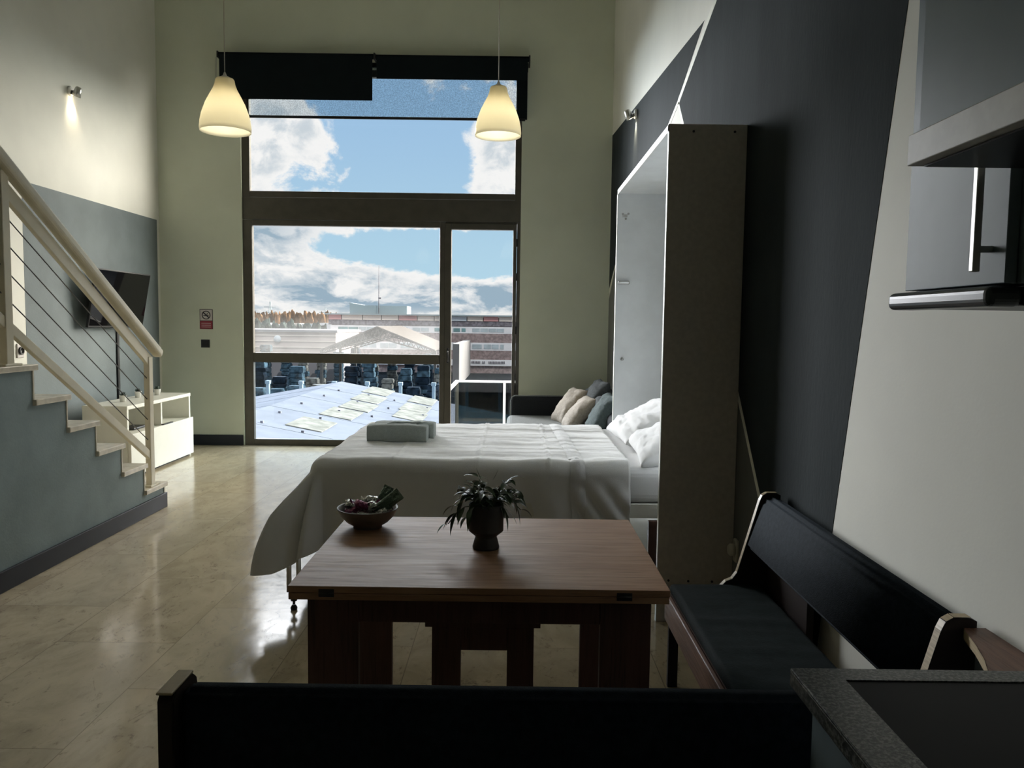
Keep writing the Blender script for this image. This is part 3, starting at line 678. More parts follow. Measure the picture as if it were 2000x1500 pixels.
# folded towels
tw = thing('folded_towel', (-.69, 4.86, BZ), 'pale grey-green towel folded into a thick block on the foot of the bed', 'towel')
k = MB(); 
def towel_roll(k, x0, x1, y0, y1, z0, z1, sd, r=.03):
    n = 40; pr = []
    for j in range(n+1):
        a = -PI/2+2*PI*j/n; e = 5
        cx_, cz_ = math.cos(a), math.sin(a)
        pr.append(((y0+y1)/2+(y1-y0)/2*math.copysign(abs(cx_)**(2/e), cx_), (z0+z1)/2+(z1-z0)/2*math.copysign(abs(cz_)**(2/e), cz_)))
    def g(u, v):
        j = min(int(v*n), n); y, z = pr[j]; x = x0+(x1-x0)*u
        ends = 1-.06*(abs(u*2-1)**10)
        yy = (y0+y1)/2+(y-(y0+y1)/2)*ends; zz = z0+(z-z0)*ends
        w = .005*fbm(x*9+sd, yy*9, zz*20, 3)*(1 if z > z0+.01 else 0)
        return Vector((x, yy+w, zz+w*.8))
    V = k.grid(g, 50, n)
    for row in (V[0], V[-1]):
        try: k.b.faces.new(row[:-1])
        except Exception: pass
towel_roll(k, -.875, -.515, 4.73, 4.86, BZ+.010, BZ+.118, 1); k.build('front_fold', M['towel'], tw)
k = MB(); towel_roll(k, -.855, -.485, 4.862, 5.02, BZ+.010, BZ+.115, 5); k.build('back_fold', M['towel'], tw)
k = MB(); rnd = random.Random(4)
for j in range(9):
    x = -.70+.012*j*1.6+rnd.uniform(-.02, .02); k.tube([(x-.05, 4.80+rnd.uniform(-.01, .02), BZ+.117), (x-.01, 4.83, BZ+.123), (x+.04, 4.86+rnd.uniform(-.01, .02), BZ+.117)], [.003, .006, .003], 6)
k.build('ruffle', M['towel'], tw)

# ================================================================== sofa and cushions in the far corner
sf = thing('sofa', (.5, 7.8, 0), 'grey sofa with a dark arm in the far right corner by the balcony door', 'sofa')
k = MB(); k.box((-.02, 6.4, .06), (1.10, 8.94, .32), .03, 3); k.build('base', M['sofad'], sf)
for y0_, y1_ in ((6.42, 7.70), (7.71, 8.93)):
    k = MB(); k.box((-.06, y0_, .322), (.95, y1_, .472), .055, 4); k.build('seat_cushion', M['sofa'], sf)
k = MB(); k.box((-.02, 8.95, .06), (1.10, 9.10, .685), .05, 4); k.build('arm', M['sofad'], sf)
k = MB(); k.tube([(-.021, 8.955, .10), (-.021, 8.955, .63), (-.006, 8.955, .672), (.03, 8.955, .688), (.9, 8.955, .688)], .007, 8); k.build('piping', M['sofa'], sf)
k = MB(); k.box((.84, 6.4, .32), (1.11, 8.94, .72), .07, 4); k.build('backrest', M['sofad'], sf)
for y in (6.5, 8.85): k = MB(); k.tube([(.05, y, 0), (.05, y, .07)], .02, 10); k.build('foot', M['black'], sf)
pillow('cushion', (.60, 8.35, .64), (.44, .46, .16), (0, -.95, .25), M['beige'], 'beige cushion on the sofa, farther one of two, leaning back', 'cushion', 5, 44, 'beige sofa cushions', wr=.014)
pillow('cushion', (.66, 7.83, .62), (.42, .44, .16), (0, -.85, .10), M['beige'], 'beige cushion on the sofa, nearer one of two, in front of the grey-green cushion', 'cushion', 9, 44, 'beige sofa cushions', wr=.014)
pillow('cushion', (.82, 7.25, .66), (.46, .48, .18), (0, -1.05, .05), M['teal'], 'dark grey-green cushion at the near end of the row on the sofa', 'cushion', 2, 44, wr=.02)
pillow('cushion', (.83, 8.10, .73), (.46, .60, .17), (0, -1.05, .05), M['throw'], 'dark grey cushion propped against the sofa back behind the beige cushions', 'cushion', 12, 44, wr=.02)
k = MB()
def thr(u, v):
    y = 7.35+1.45*v; s_ = u*.62
    if s_ < .20: x, z = .80-.02*(1-s_/.2), .60+.16*s_/.2
    elif s_ < .46: x, z = .80+(s_-.20)*1.1, .765+.03*math.sin((s_-.2)/.26*PI)
    else: x, z = 1.095, .765-(s_-.46)
    return Vector((min(x, 1.11), y+.02*noise.noise((u*3, v*4, 1)), z+.035*fbm(u*3, v*5, 3, 3)+.02*math.sin(v*9)))
k.grid(thr, 30, 60); o = k.build('throw_blanket', M['throw']); md = o.modifiers.new('t', 'SOLIDIFY'); md.thickness = .012; tag(o, 'dark grey throw bunched over the back of the sofa', 'blanket')

# ================================================================== dining table
TX0, TX1, TY0, TY1, TZ = -.632, .455, 2.20, 3.02, .75
tb = thing('dining_table', (-.09, 2.6, 0), 'walnut dining table with slab legs and a folding double top', 'table')
box('table_top', (TX0, TY0, TZ-.019), (TX1, TY1, TZ), M['walnut'], tb, .0015)
box('folded_leaf', (TX0+.002, TY0+.001, TZ-.040), (TX1-.002, TY1-.002, TZ-.0205), M['walnut'], tb, .0015)
for x in (TX0+.11, TX1-.13):
    k = MB(); k.box((x-.022, TY0-.0012, TZ-.031), (x+.022, TY0+.001, TZ-.008), .001); k.tube([(x-.02, TY0-.001, TZ-.0197), (x+.02, TY0-.001, TZ-.0197)], .003, 6); k.build('hinge', M['darksteel'], tb)
LX0, LX1 = -.590, .412; LY0, LY1 = 2.255, 2.93
for x0, x1 in ((LX0, LX0+.148), (LX1-.148, LX1)):
    box('leg', (x0, LY0, 0), (x1, LY0+.03, TZ-.041), M['walnutd'], tb, .002)
    box('leg', (x0, LY1-.03, 0), (x1, LY1, TZ-.041), M['walnutd'], tb, .002)
    xs = (x0, x0+.028) if x0 < 0 else (x1-.028, x1)
    box('side_rail', (xs[0], LY0+.03, TZ-.14), (xs[1], LY1-.03, TZ-.041), M['walnutd'], tb, .002)
box('apron', (LX0+.148, LY0+.004, TZ-.125), (LX1-.148, LY0+.026, TZ-.041), M['walnutd'], tb, .002)
box('apron', (LX0+.148, LY1-.026, TZ-.125), (LX1-.148, LY1-.004, TZ-.041), M['walnutd'], tb, .002)
# gate frame under the middle
gy = 2.60
g = thing('x', (0, 0, 0), '', ''); bpy.data.objects.remove(g)
k = MB(); k.box((-.285, gy, .478), (.104, gy+.04, .705), .002); k.box((-.262, gy+.002, 0), (-.165, gy+.038, .478), .002); k.box((-.008, gy+.002, 0), (.082, gy+.038, .478), .002); k.box((-.165, gy+.004, .398), (-.008, gy+.036, .478), .002)
k.build('gate_frame', M['walnutd'], tb)
# screws
k = MB(); k.lathe([(.0, 0), (.005, 0), (.005, .002), (.0, .002)], (-.43, LY1-.031, .55), 12, Matrix.Rotation(PI/2, 4, 'X')); k.build('screw', M['steel'], tb)

# ================================================================== bowl with wrapped sweets, potted plant
bx, by = -.525, 2.86
bw = tag(MB().build('tmp', M['bowl']), None); bpy.data.objects.remove(bw)
k = MB(); k.lathe([(.0, .003), (.045, .003), (.047, .0), (.052, .0), (.052, .008), (.075, .022), (.098, .045), (.110, .070), (.111, .074), (.107, .074), (.094, .049), (.070, .027), (.045, .014), (.0, .012)], (bx, by, TZ), 48)
tag(k.build('bowl', M['bowl'], loc=(bx, by, TZ)), 'small stoneware bowl full of wrapped sweets on the left far corner of the table', 'bowl')
rnd = random.Random(11)
def sweet(c, L, w, yaw, pit, mt, label):
    E_ = Euler((pit, rnd.uniform(-.5, .5), yaw)).to_matrix(); sd_ = rnd.random()*50
    k = MB()
    def g(u, v):
        x = u*2-1; a = v*2*PI; ax_ = abs(x)
        rr = w*(1-.18*ax_**4) if ax_ < .55 else (w*(.9-(ax_-.55)/.12*.7) if ax_ < .67 else w*(.2+(ax_-.67)/.33*.95))
        flat = .75 if ax_ < .6 else .22
        cr = .20*w*noise.noise((x*6+sd_, math.cos(a)*2, math.sin(a)*2))+.10*w*noise.noise((x*15+sd_, math.cos(a)*5, math.sin(a)*5))
        return E_ @ Vector((x*L/2, (rr+cr)*math.cos(a), (rr+cr)*flat*math.sin(a)))+Vector(c)
    k.grid(g, 28, 20); bmesh.ops.remove_doubles(k.b, verts=k.b.verts, dist=.0002)
    for f in k.b.faces: f.smooth = False
    return tag(k.build('wrapped_sweet', mt, loc=c), label, 'sweet', 'wrapped sweets in the bowl')
defs = [(-.065, .02, .078, .085, .019, 1.9, .3, 'foil_s', 'silver wrapped sweet on the far left rim of the bowl'), (-.015, -.03, .088, .09, .018, .5, .2, 'foil_p', 'purple wrapped sweet on top of the pile near the front'),
        (.02, -.02, .084, .09, .018, 1.9, -.3, 'foil_s', 'silver wrapped sweet on top of the pile, right of the purple one'), (.055, .02, .080, .09, .017, 2.6, .1, 'foil_p', 'purple wrapped sweet at the right, behind the foil packet'), (.015, .035, .092, .09, .017, .3, .5, 'foil_s', 'silver wrapped sweet at the top back of the pile'),
        (-.045, -.02, .066, .085, .017, .9, .0, 'foil_p', 'purple wrapped sweet at the left of the bowl'), (-.03, .03, .062, .10, .018, 2.2, .3, 'foil_s', 'silver wrapped sweet low at the back left of the bowl'),
        (.0, -.045, .055, .10, .017, .1, 0, 'foil_s', 'silver wrapped sweet at the front middle of the bowl'), (.03, .01, .070, .10, .018, 1.1, -.3, 'foil_p', 'purple wrapped sweet right of the middle of the bowl'),
        (-.03, -.01, .080, .10, .017, 2.8, .4, 'foil_s', 'silver wrapped sweet on top of the pile in the bowl'), (.05, -.035, .060, .10, .016, .4, .1, 'foil_s', 'silver wrapped sweet at the front right of the bowl'),
        (.0, .05, .075, .11, .016, 1.6, .2, 'foil_g', 'dark green wrapped sweet at the back of the bowl'), (-.045, .0, .068, .08, .014, .0, .5, 'foil_p', 'short purple sweet upper left of the bowl pile')]
for dx, dy, dz, L, w, yaw, pit, mt, lb in defs: sweet((bx+dx, by+dy, TZ+dz), L, w, yaw, pit, M[mt], lb)
def packet(c, L, w, rot, label):
    E_ = Euler(rot).to_matrix(); k = MB()
    def f(s_):
        return lambda u, v: E_ @ Vector(((u*2-1)*L/2, (v*2-1)*w/2, s_*.009*(1-(u*2-1)**4)*(1-(v*2-1)**4)+.004*fbm(u*4, v*3, 5, 3)))+Vector(c)
    k.grid(f(1), 22, 12); k.grid(f(-1), 22, 12); bmesh.ops.remove_doubles(k.b, verts=k.b.verts, dist=.0004)
    for q in k.b.faces: q.smooth = False
    return tag(k.build('snack_packet', M['foil_g'], loc=c), label, 'sweet', 'long foil packets in the bowl')
packet((bx+.072, by-.01, TZ+.092), .12, .048, (.9, -.60, .35), 'long dark green foil packet sticking up steeply out of the right of the bowl')
packet((bx+.05, by+.03, TZ+.100), .10, .045, (.5, -1.0, .6), 'dark green foil packet standing upright at the back right of the bowl')

px, py = -.083, 2.61
pl = thing('potted_plant', (px, py, TZ), 'green leafy houseplant in a dark ceramic footed pot on the table', 'plant')
k = MB(); k.lathe([(.0, .0), (.044, .0), (.045, .006), (.037, .036), (.0362, .0405), (.0365, .042), (.0375, .043), (.0562, .0585), (.0575, .060), (.058, .0625), (.058, .066), (.058, .145), (.058, .148), (.056, .151), (.052, .148), (.052, .125), (.0, .125)], (px, py, TZ), 48); k.build('pot', M['pot'], pl)
k = MB(); k.lathe([(.0, .13), (.03, .131), (.0515, .127)], (px, py, TZ), 24); k.build('soil', M['soil'], pl)
rnd = random.Random(7); ks = MB(); leaves = []
def leaf(kk, b0, d, L, w, droop, fold=.25):
    d = d.normalized(); side = d.cross(Vector((0, 0, 1)))
    side = side.normalized() if side.length > .1 else Vector((1, 0, 0)); tw_ = rnd.uniform(-.5, .5); side = (Matrix.Rotation(tw_, 3, d) @ side)
    P = []; p = Vector(b0); dd = d.copy(); n = 9
    for i in range(n+1):
        P.append((p.copy(), dd.copy())); p = p+dd*(L/n); dd = (dd+Vector((0, 0, -droop/n))).normalized()
    rows = []
    for i, (p, q) in enumerate(P):
        t_ = i/n; ww = w*math.sin(PI*min(1, t_**.75*.98+.02))*(1-.25*t_); nr = q.cross(side).normalized()*(-1)
        if nr.z < 0: nr = -nr
        rows.append([kk.b.verts.new(p-side*ww+nr*ww*fold), kk.b.verts.new(p), kk.b.verts.new(p+side*ww+nr*ww*fold)])
    for a_, b_ in zip(rows, rows[1:]):
        for j in range(2): f = kk.b.faces.new((a_[j], a_[j+1], b_[j+1], b_[j])); f.smooth = True
kl = MB()
base = Vector((px, py, TZ+.13))
specs = []
for i in range(17):
    a = i*2.4+rnd.uniform(-.3, .3); e = rnd.uniform(.8, 1.5); L = rnd.uniform(.06, .125)
    specs.append((a, e, L))
for a, e, L in specs:
    d = Vector((math.cos(a)*math.cos(e), math.sin(a)*math.cos(e), math.sin(e))); b0 = base+Vector((math.cos(a), math.sin(a), 0))*.02
    pts_ = [b0]; p = b0.copy(); dd = d.copy()
    for j in range(6): p = p+dd*L/6; dd = (dd+Vector((math.cos(a), math.sin(a), -.5))*.09).normalized(); pts_.append(p.copy())
    ks.tube(pts_, .0018, 5)
    for j in range(2, 7):
        for s_ in range(2):
            aa = a+rnd.uniform(-1.6, 1.6); ee = rnd.uniform(-.1, .9)
            leaf(kl, pts_[j], Vector((math.cos(aa)*math.cos(ee), math.sin(aa)*math.cos(ee), math.sin(ee))), rnd.uniform(.035, .062), rnd.uniform(.008, .0125), rnd.uniform(.5, 1.4))
# long drooping sprays that spill over the rim
for tx, ty_, tz, n_ in ((-.125, -.02, -.02, 5), (-.06, -.045, .01, 3), (-.10, .03, .03, 4), (.115, -.02, .03, 4), (.10, .03, .06, 4), (.075, -.03, .005, 2)):
    tip = Vector((px+tx, py+ty_, TZ+.105+tz)); b0 = base+Vector((tx*.15, ty_*.15, .0)); mid = (b0+tip)/2+Vector((0, 0, .065))
    pts_ = [b0.lerp(mid, q/4).lerp(mid.lerp(tip, q/4), q/4) for q in range(5)]
    ks.tube(pts_, .0016, 5)
    for j in range(n_):
        q = pts_[2+j % 3]; dirn = (tip-b0).normalized()+Vector((rnd.uniform(-.5, .5), rnd.uniform(-.5, .5), rnd.uniform(-.6, .3)))
        leaf(kl, q, dirn, rnd.uniform(.045, .075), rnd.uniform(.010, .014), rnd.uniform(1.2, 2.2))
    leaf(kl, pts_[3], (tip-pts_[3])+Vector((0, 0, -.02)), .08, .011, 1.6)
for dx in (-.03, .035): leaf(kl, base+Vector((dx*.6, 0, .10)), Vector((dx, 0, .05)), .045, .006, -.9)
kl.build('foliage', M['leaf'], pl); ks.build('stems', M['stem'], pl)

# ================================================================== corner dining bench (right run)
BR = thing('corner_bench', (.9, 2.6, 0), 'dark corner bench against the right wall with navy back pad and green-black seat', 'bench')
ZS = .445
k = MB(); k.box((.655, 1.62, ZS-.045), (1.03, 3.198, ZS), .018, 3)
bmesh.ops.subdivide_edges(k.b, edges=[e for e in k.b.edges if e.calc_length() > .3], cuts=60, use_grid_fill=True)
for v in k.b.verts:
    if v.co.z > ZS-.004: v.co.z += .004*fbm(v.co.x*2.2, v.co.y*16, 1, 3)+.003*math.exp(-((v.co.y-2.6+.1*v.co.x)/.012)**2)
for f in k.b.faces: f.smooth = True
k.build('seat_cushion', M['seatpad'], BR)
box('front_rail', (.638, 1.62, ZS-.15), (.654, 3.198, ZS-.04), M['benchwood'], BR, .003)
box('seat_base', (.66, 1.62, ZS-.065), (1.03, 3.198, ZS-.046), M['walnutd'], BR)
# side panels: L-shaped profile rising to the top of the back
def side_panel(y0_, y1_, name='side_panel', mt='darkpanel'):
    prof = [(.66, 0), (.70, 0), (.70, .30), (.93, .30), (1.0, .0), (1.10, .0), (1.10, .815), (1.085, .822), (1.045, .822), (1.028, .812), (1.018, .79), (.935, .49), (.915, .462), (.89, .452), (.87, .43), (.66, .38)]
    k = MB(); k.prism(prof, 'Y', y0_, y1_); o = k.build(name, M[mt], BR)
    k = MB(); e = prof[6:]; k.tube([(x, y0_+.0, z) for x, z in e[1:-1]], .0055, 6); k.tube([(x, y1_, z) for x, z in e[1:-1]], .0055, 6)
    k2 = MB(); pts_ = e[1:-1]
    for (xa, za), (xb, zb) in zip(pts_, pts_[1:]):
        dxx, dzz = xb-xa, zb-za; l_ = math.hypot(dxx, dzz) or 1; nx, nz = dzz/l_*.003, -dxx/l_*.003
        if nx > 0 and abs(nx) > abs(nz): nx, nz = -nx, -nz
        if nz < 0 and abs(nz) > abs(nx): nx, nz = -nx, -nz
        k2.b.faces.new([k2.b.verts.new(q) for q in ((xa+nx, y0_-.001, za+nz), (xb+nx, y0_-.001, zb+nz), (xb+nx, y1_+.001, zb+nz), (xa+nx, y1_+.001, za+nz))])
    k.b.free(); k2.build('plywood_edge', M['ply'], o)
side_panel(3.20, 3.222); side_panel(1.822, 1.846)
k = MB()
ax_t, ax_b = 1.045, .985
prof = [(.965, .60), (1.03, .585), (1.098, .64), (1.098, .80), (1.075, .812), (ax_t, .810), (ax_t-.018, .79)]
k.prism(prof, 'Y', 1.848, 3.198, .012)
for f in k.b.faces: f.smooth = True
k.build('back_pad', M['benchpad'], BR)
box('back_support', (1.055, 2.75, .0), (1.08, 3.19, .60), M['darkpanel'], BR, .002)
# front bench (its back to the camera)
BF = thing('dining_bench', (0, 1.5, 0), 'dark navy bench in the foreground with its back to the camera', 'bench')
FX0, FX1 = -.645, .62
k = MB(); k.prism([(1.425, .50), (1.425, .79), (1.44, .808), (1.475, .808), (1.50, .79), (1.55, .53), (1.54, .50)], 'X', FX0+.034, FX1, .010); 
for f in k.b.faces: f.smooth = True
k.build('back_pad', M['benchpad'], BF)
def fpanel(x0_, x1_):
    prof = [(1.40, 0), (1.50, 0), (1.86, 0), (1.86, .44), (1.62, .46), (1.585, .48), (1.515, .80), (1.495, .815), (1.42, .815), (1.405, .80)]
    k = MB(); k.prism(prof, 'X', x0_, x1_, .002); o = k.build('side_panel', M['darkpanel'], BF)
    box('plywood_edge', (x0_+.0, 1.40, .814), (x1_, 1.50, .819), M['ply'], o, .002)
fpanel(FX0, FX0+.03)
box('seat_cushion', (FX0+.03, 1.55, ZS-.045), (FX1, 1.90, ZS), M['seatpad'], BF, .018, 3)
box('front_rail', (FX0+.03, 1.895, ZS-.15), (FX1, 1.91, ZS-.05), M['benchwood'], BF, .003)
# wooden corner shelf joining the benches
cs = thing('corner_shelf', (1.05, 1.7, .7), 'red-brown wooden corner shelf with a curved plywood edge behind the granite counter', 'shelf')
arc_ = [at(1864, 1213, 'Z', .80), at(1885, 1232, 'Z', .80), at(1908, 1262, 'Z', .80), at(1924, 1290, 'Z', .80), at(1931, 1312, 'Z', .80), at(1937, 1345, 'Z', .80)]
pp = [(p.x, p.y) for p in arc_]; pp += [(pp[-1][0]+.005, 1.50), (1.12, 1.50), (1.12, 1.820), (pp[0][0]+.01, 1.820)]
pp = [(x, min(y, 1.820)) for x, y in pp]
k = MB(); k.prism(pp, 'Z', .780, .80); k.build('shelf_board', M['benchwood'], cs)
k = MB()
for (xa, ya), (xb, yb) in zip(pp[:6], pp[1:7]):
    k.quad([(xa-.0015, ya, .778), (xb-.0015, yb, .778), (xb-.0015, yb, .801), (xa-.0015, ya, .801)])
k.build('plywood_edge', M['ply'], cs)
box('shelf_support', (1.06, 1.52, 0), (1.115, 1.56, .779), M['darkpanel'], cs)

# ================================================================== radiator valve / socket
q = at(1438, 1075, 'Y', 3.86)
vl = thing('pipe_valve', (1.12, 3.86, q.z), 'cream pipe valve with round knob on the right wall beside the bed cabinet', 'valve')
k = MB(); k.box((q.x-.012, 3.83, q.z-.058), (WR-.0, 3.885, q.z+.058), .012, 3); k.build('valve_body', M['plas'], vl)
k = MB(); k.lathe([(.03, 0), (.03, .022), (.022, .03), (.0, .03)], (q.x-.011, 3.857, q.z+.004), 24, Matrix.Rotation(-PI/2, 4, 'Y')); k.build('knob', M['plas'], vl)

# ================================================================== kitchen: counter and wall cabinets
kc = thing('kitchen_counter', (.8, .8, 0), 'kitchen counter with speckled grey granite top and dark inset hob', 'counter')
GX0, GY1, GZ = .497, 1.362, .90
k = MB()
k.box((GX0, WB+.8, GZ-.032), (WR-.003, GY1, GZ-.004), .002)
iy = at(1650, 1327, 'Z', GZ).y; ix = at(1652, 1330, 'Z', GZ).x
# raised rim round the inset
k.prism([(GX0, WB+.8), (GX0, GY1), (WR-.003, GY1), (WR-.003, iy), (ix, iy), (ix, WB+.8)], 'Z', GZ-.006, GZ, .0015)
k.build('granite_top', M['granite'], kc)
k = MB(); k.box((ix+.002, WB+.8, GZ-.005), (WR-.004, iy-.002, GZ-.002)); k.build('inset_top', M['hob'], kc)
box('base_cabinet', (GX0+.03, WB+.8, .1), (WR-.003, GY1-.03, GZ-.034), M['kblue'], kc, .003); box('plinth', (GX0+.07, WB+.8, 0), (WR-.003, GY1-.04, .1), M['black'], kc)

# far, shallow wall cabinet with a bar handle and the hood under it
z_b = at(1769, 570, 'Y', 1.56).z
fx = at(1772, 480, 'Y', 1.56).x
kw = thing('wall_cabinet', (fx, 1.56, z_b), 'blue-grey wall cabinet with a vertical bar handle, above the extractor hood', 'cabinet', 'kitchen wall cabinets')
box('carcass', (fx+.02, 1.235, z_b), (WR-.002, 1.558, 2.35), M['kblue'], kw, .002)
dk = box('door', (fx, 1.245, z_b+.001), (fx+.019, 1.56, 2.35), M['kblue'], kw, .0015)
hx = at(1908, 430, 'Y', 1.285).x; h0 = at(1905, 531, 'Y', 1.285).z; hs = at(1915, 487, 'Y', 1.285).z
k = MB(); k.box((hx-.006, 1.279, h0), (hx+.006, 1.291, h0+.36), .0015); k.box((hx, 1.281, hs-.005), (fx+.002, 1.289, hs+.005)); k.box((hx, 1.281, h0+.32), (fx+.002, 1.289, h0+.33)); k.build('handle', M['steel'], dk)
hd = thing('extractor_hood', (fx, 1.56, z_b-.04), 'slim dark grey extractor hood under the blue-grey wall cabinet', 'hood')
k = MB(); k.box((fx-.028, 1.24, z_b-.036), (fx+.03, 1.575, z_b-.003), .012, 4); k.build('front_lip', M['hood'], hd)
k = MB(); k.box((fx+.028, 1.24, z_b-.034), (WR-.003, 1.565, z_b-.002), .002); k.build('hood_body', M['black'], hd)
# near, deeper wall cabinet with a pale bottom board
BYf = 1.235; bxx = at(1773, 290, 'Y', BYf).x; zb0 = at(1773, 325, 'Y', BYf).z; zb1 = at(1775, 265, 'Y', BYf).z
kn = thing('wall_cabinet', (bxx, BYf, zb0), 'tall blue-grey wall cabinet over a pale grey bottom board, at the top right corner', 'cabinet', 'kitchen wall cabinets')
box('bottom_board', (bxx, .35, zb0), (WR-.002, BYf, zb1), M['kboard'], kn, .0015)
box('carcass', (bxx+.035, .35, zb1), (WR-.002, BYf-.01, 2.7), M['kblue'], kn, .002)
box('door', (bxx+.012, .80, zb1+.004), (bxx+.031, BYf-.008, 2.7), M['kblue'], kn, .0015)
box('door', (bxx+.012, .35, zb1+.004), (bxx+.031, .796, 2.7), M['kblue'], kn, .0015)
box('dark_underside', (bxx+.02, .35, zb0-.003), (WR-.004, BYf-.012, zb0), M['black'], kn)

ORD = 'first second third fourth fifth sixth seventh eighth ninth tenth eleventh twelfth thirteenth fourteenth fifteenth sixteenth seventeenth eighteenth nineteenth twentieth twenty-first twenty-second twenty-third'.split()
# ================================================================== OUTSIDE
GZo = -8.0
M['asph'] = mat('asphalt', (0.014, 0.017, 0.02), 0.95, spec=0, noise_amt=.15, noise_scale=.4)
M['roofm'] = mat('pale_metal_roof', (0.2, 0.203, 0.222), 0.9, spec=0, noise_amt=.04, noise_scale=.5)
M['skyl'] = mat('yellowed_skylight', (.235, .22, .185), 0.9, spec=0, noise_amt=.12, noise_scale=1.5)
M['brick'] = mat('brown_brick', (.24, .185, .18), .8, noise_amt=.15, noise_scale=2)
M['brickd'] = mat('dark_brick', (.15, .14, .16), .8, noise_amt=.2, noise_scale=2)
M['owhite'] = mat('white_render', (.66, .66, .68), .6, noise_amt=.04, noise_scale=.5)
M['opink'] = mat('pale_pink_wall', (0.34, 0.29, 0.275), .7, noise_amt=.05, noise_scale=.3)
M['ored'] = mat('faded_red_panel', (.48, .25, .25), .5)
M['obeige'] = mat('beige_panel', (.60, .54, .49), .5)
M['oblue'] = mat('pale_blue_panel', (.42, .47, .52), .5)
M['ogrey'] = mat('grey_green_cladding', (.27, .33, .35), .5, stretch=(1, 1, 8), noise_amt=.08)
M['owin'] = mat('teal_office_window', (.13, .24, .25), .2, noise_amt=.15, noise_scale=.4)
M['owin2'] = mat('pale_office_window', (.36, .42, .45), .3, noise_amt=.1, noise_scale=.4)
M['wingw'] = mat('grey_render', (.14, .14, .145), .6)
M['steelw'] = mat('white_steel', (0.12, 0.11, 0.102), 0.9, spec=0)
M['tree_o'] = mat('autumn_foliage', (0.17, 0.105, 0.06), 0.95, spec=0, noise_amt=.3, noise_scale=.2)
M['tree_g'] = mat('grey_green_foliage', (0.05, 0.065, 0.06), 0.95, spec=0, noise_amt=.3, noise_scale=.5)
M['trunk'] = mat('tree_trunk', (.1, .08, .06), .9)
M['crate'] = mat('blue_grey_stack', (0.05, 0.08, 0.1), 0.9, spec=0.05, noise_amt=.3, noise_scale=2)
M['crate2'] = mat('pale_stack', (0.16, 0.15, 0.13), 0.9, spec=0.05, noise_amt=.3, noise_scale=2)
M['crated'] = mat('dark_stack', (0.012, 0.02, 0.03), 0.9, spec=0.05, noise_amt=.3, noise_scale=2)
M['postb'] = mat('pale_blue_post', (0.2, 0.27, 0.32), .5)
struct(box('ground', (-260, 12, GZo-.2), (260, 1500, GZo), M['asph'])).name = 'ground'

# white gabled warehouse roof
wh = thing('warehouse', (-14.3, 40, GZo), 'large low warehouse with a pale metal gabled roof and yellowed skylights just below the window', 'building')
rx, rz, yF, yN = -14.3, -3.5, 66, 14; slp = .187
for s_, xe in ((-1, -30), (1, 2.5)):
    zx = rz-slp*abs(xe-rx); k = MB()
    k.prism([(rx, rz), (xe, zx), (xe, zx-.25), (rx, rz-.25)], 'Y', yN, yF)
    for i in range(1, 8):   # standing seams across the slope
        y = yN+(yF-yN)*i/8; k.prism([(rx, rz+.012), (xe, zx+.012), (xe, zx-.02), (rx, rz-.02)], 'Y', y-.03, y+.03)
    k.build('roof_slope', M['roofm'], wh)
k = MB(); k.prism([(rx, rz-.3), (-29.5, -6.4), (-29.5, GZo), (2, GZo), (2, -6.6)], 'Y', yN+.5, yF-.5); k.build('walls', M['owhite'], wh)
def on_roof(x, y): return Vector((x, y, rz-slp*abs(x-rx)))
for (sx_, sy_) in ((610, 829), (668, 808), (702, 794), (722, 779), (740, 765), (802, 812), (812, 798), (826, 783)):
    # skylight sits on the right slope: intersect the sight line with the sloping plane
    d = RC @ Vector(((sx_-1000)/F, (750-sy_)/F, -1)); den = d.z+slp*d.x; tt = (rz-CC.z-slp*(CC.x-rx))/den; P_ = CC+d*tt
    wx, wy = .95, .65+P_.y*.028
    k = MB(); vs = [on_roof(P_.x+a_*wx, P_.y+b_*wy)+Vector((0, 0, .05)) for a_, b_ in ((-1, -1), (1, -1), (1, 1), (-1, 1))]
    lo_ = [v-Vector((0, 0, .12)) for v in vs]
    V1 = [k.b.verts.new(v) for v in vs]; V2 = [k.b.verts.new(v) for v in lo_]; k.b.faces.new(V1); k.b.faces.new(V2[::-1])
    for j in range(4): k.b.faces.new((V1[j], V1[(j+1) % 4], V2[(j+1) % 4], V2[j]))
    k.build('skylight', M['skyl'], wh)
rnd = random.Random(3); k = MB()
for i in range(9):
    for j in range(7):
        p = on_roof(rx+1.2+j*2.2+rnd.uniform(-.3, .3), 20+i*5+rnd.uniform(-.6, .6)); k.box(p-Vector((.07, .07, .02)), p+Vector((.07, .07, .12)))
k.build('roof_fixings', M['brickd'], wh)

# long office building across the yard
ob = thing('office_building', (-10, 150, GZo), 'long office building with red and beige roof panels and rows of windows', 'building')
YB = 150; zz = lambda y: at(900, y, 'Y', YB).z
xl = at(641, 620, 'Y', YB).x; xr = 20.0
box('core', (xl+.5, YB+.6, GZo), (xr-.5, YB+16, zz(617)-.2), M['brick'], ob)
box('roof_edge', (xl-.6, YB-.6, zz(617)-.05), (xr, YB+16, zz(615)), M['ogrey'], ob)
cols = ['ored', 'obeige', 'obeige', 'obeige', 'ored', 'obeige', 'obeige', 'oblue', 'obeige', 'ored', 'obeige']
xs = [641, 667, 708, 745, 778, 815, 848, 880, 912, 944, 974, 1010, 1060]
for i in range(12):
    a_, b_ = at(xs[i], 620, 'Y', YB).x, at(xs[i+1], 620, 'Y', YB).x
    box('roof_panel', (a_+.08, YB, zz(627)), (b_-.08, YB+.7, zz(617)-.05), M[cols[i % 11]], ob)
box('brick_band', (xl, YB+.15, zz(637)), (xr-.2, YB+.7, zz(627)), M['brickd'], ob)
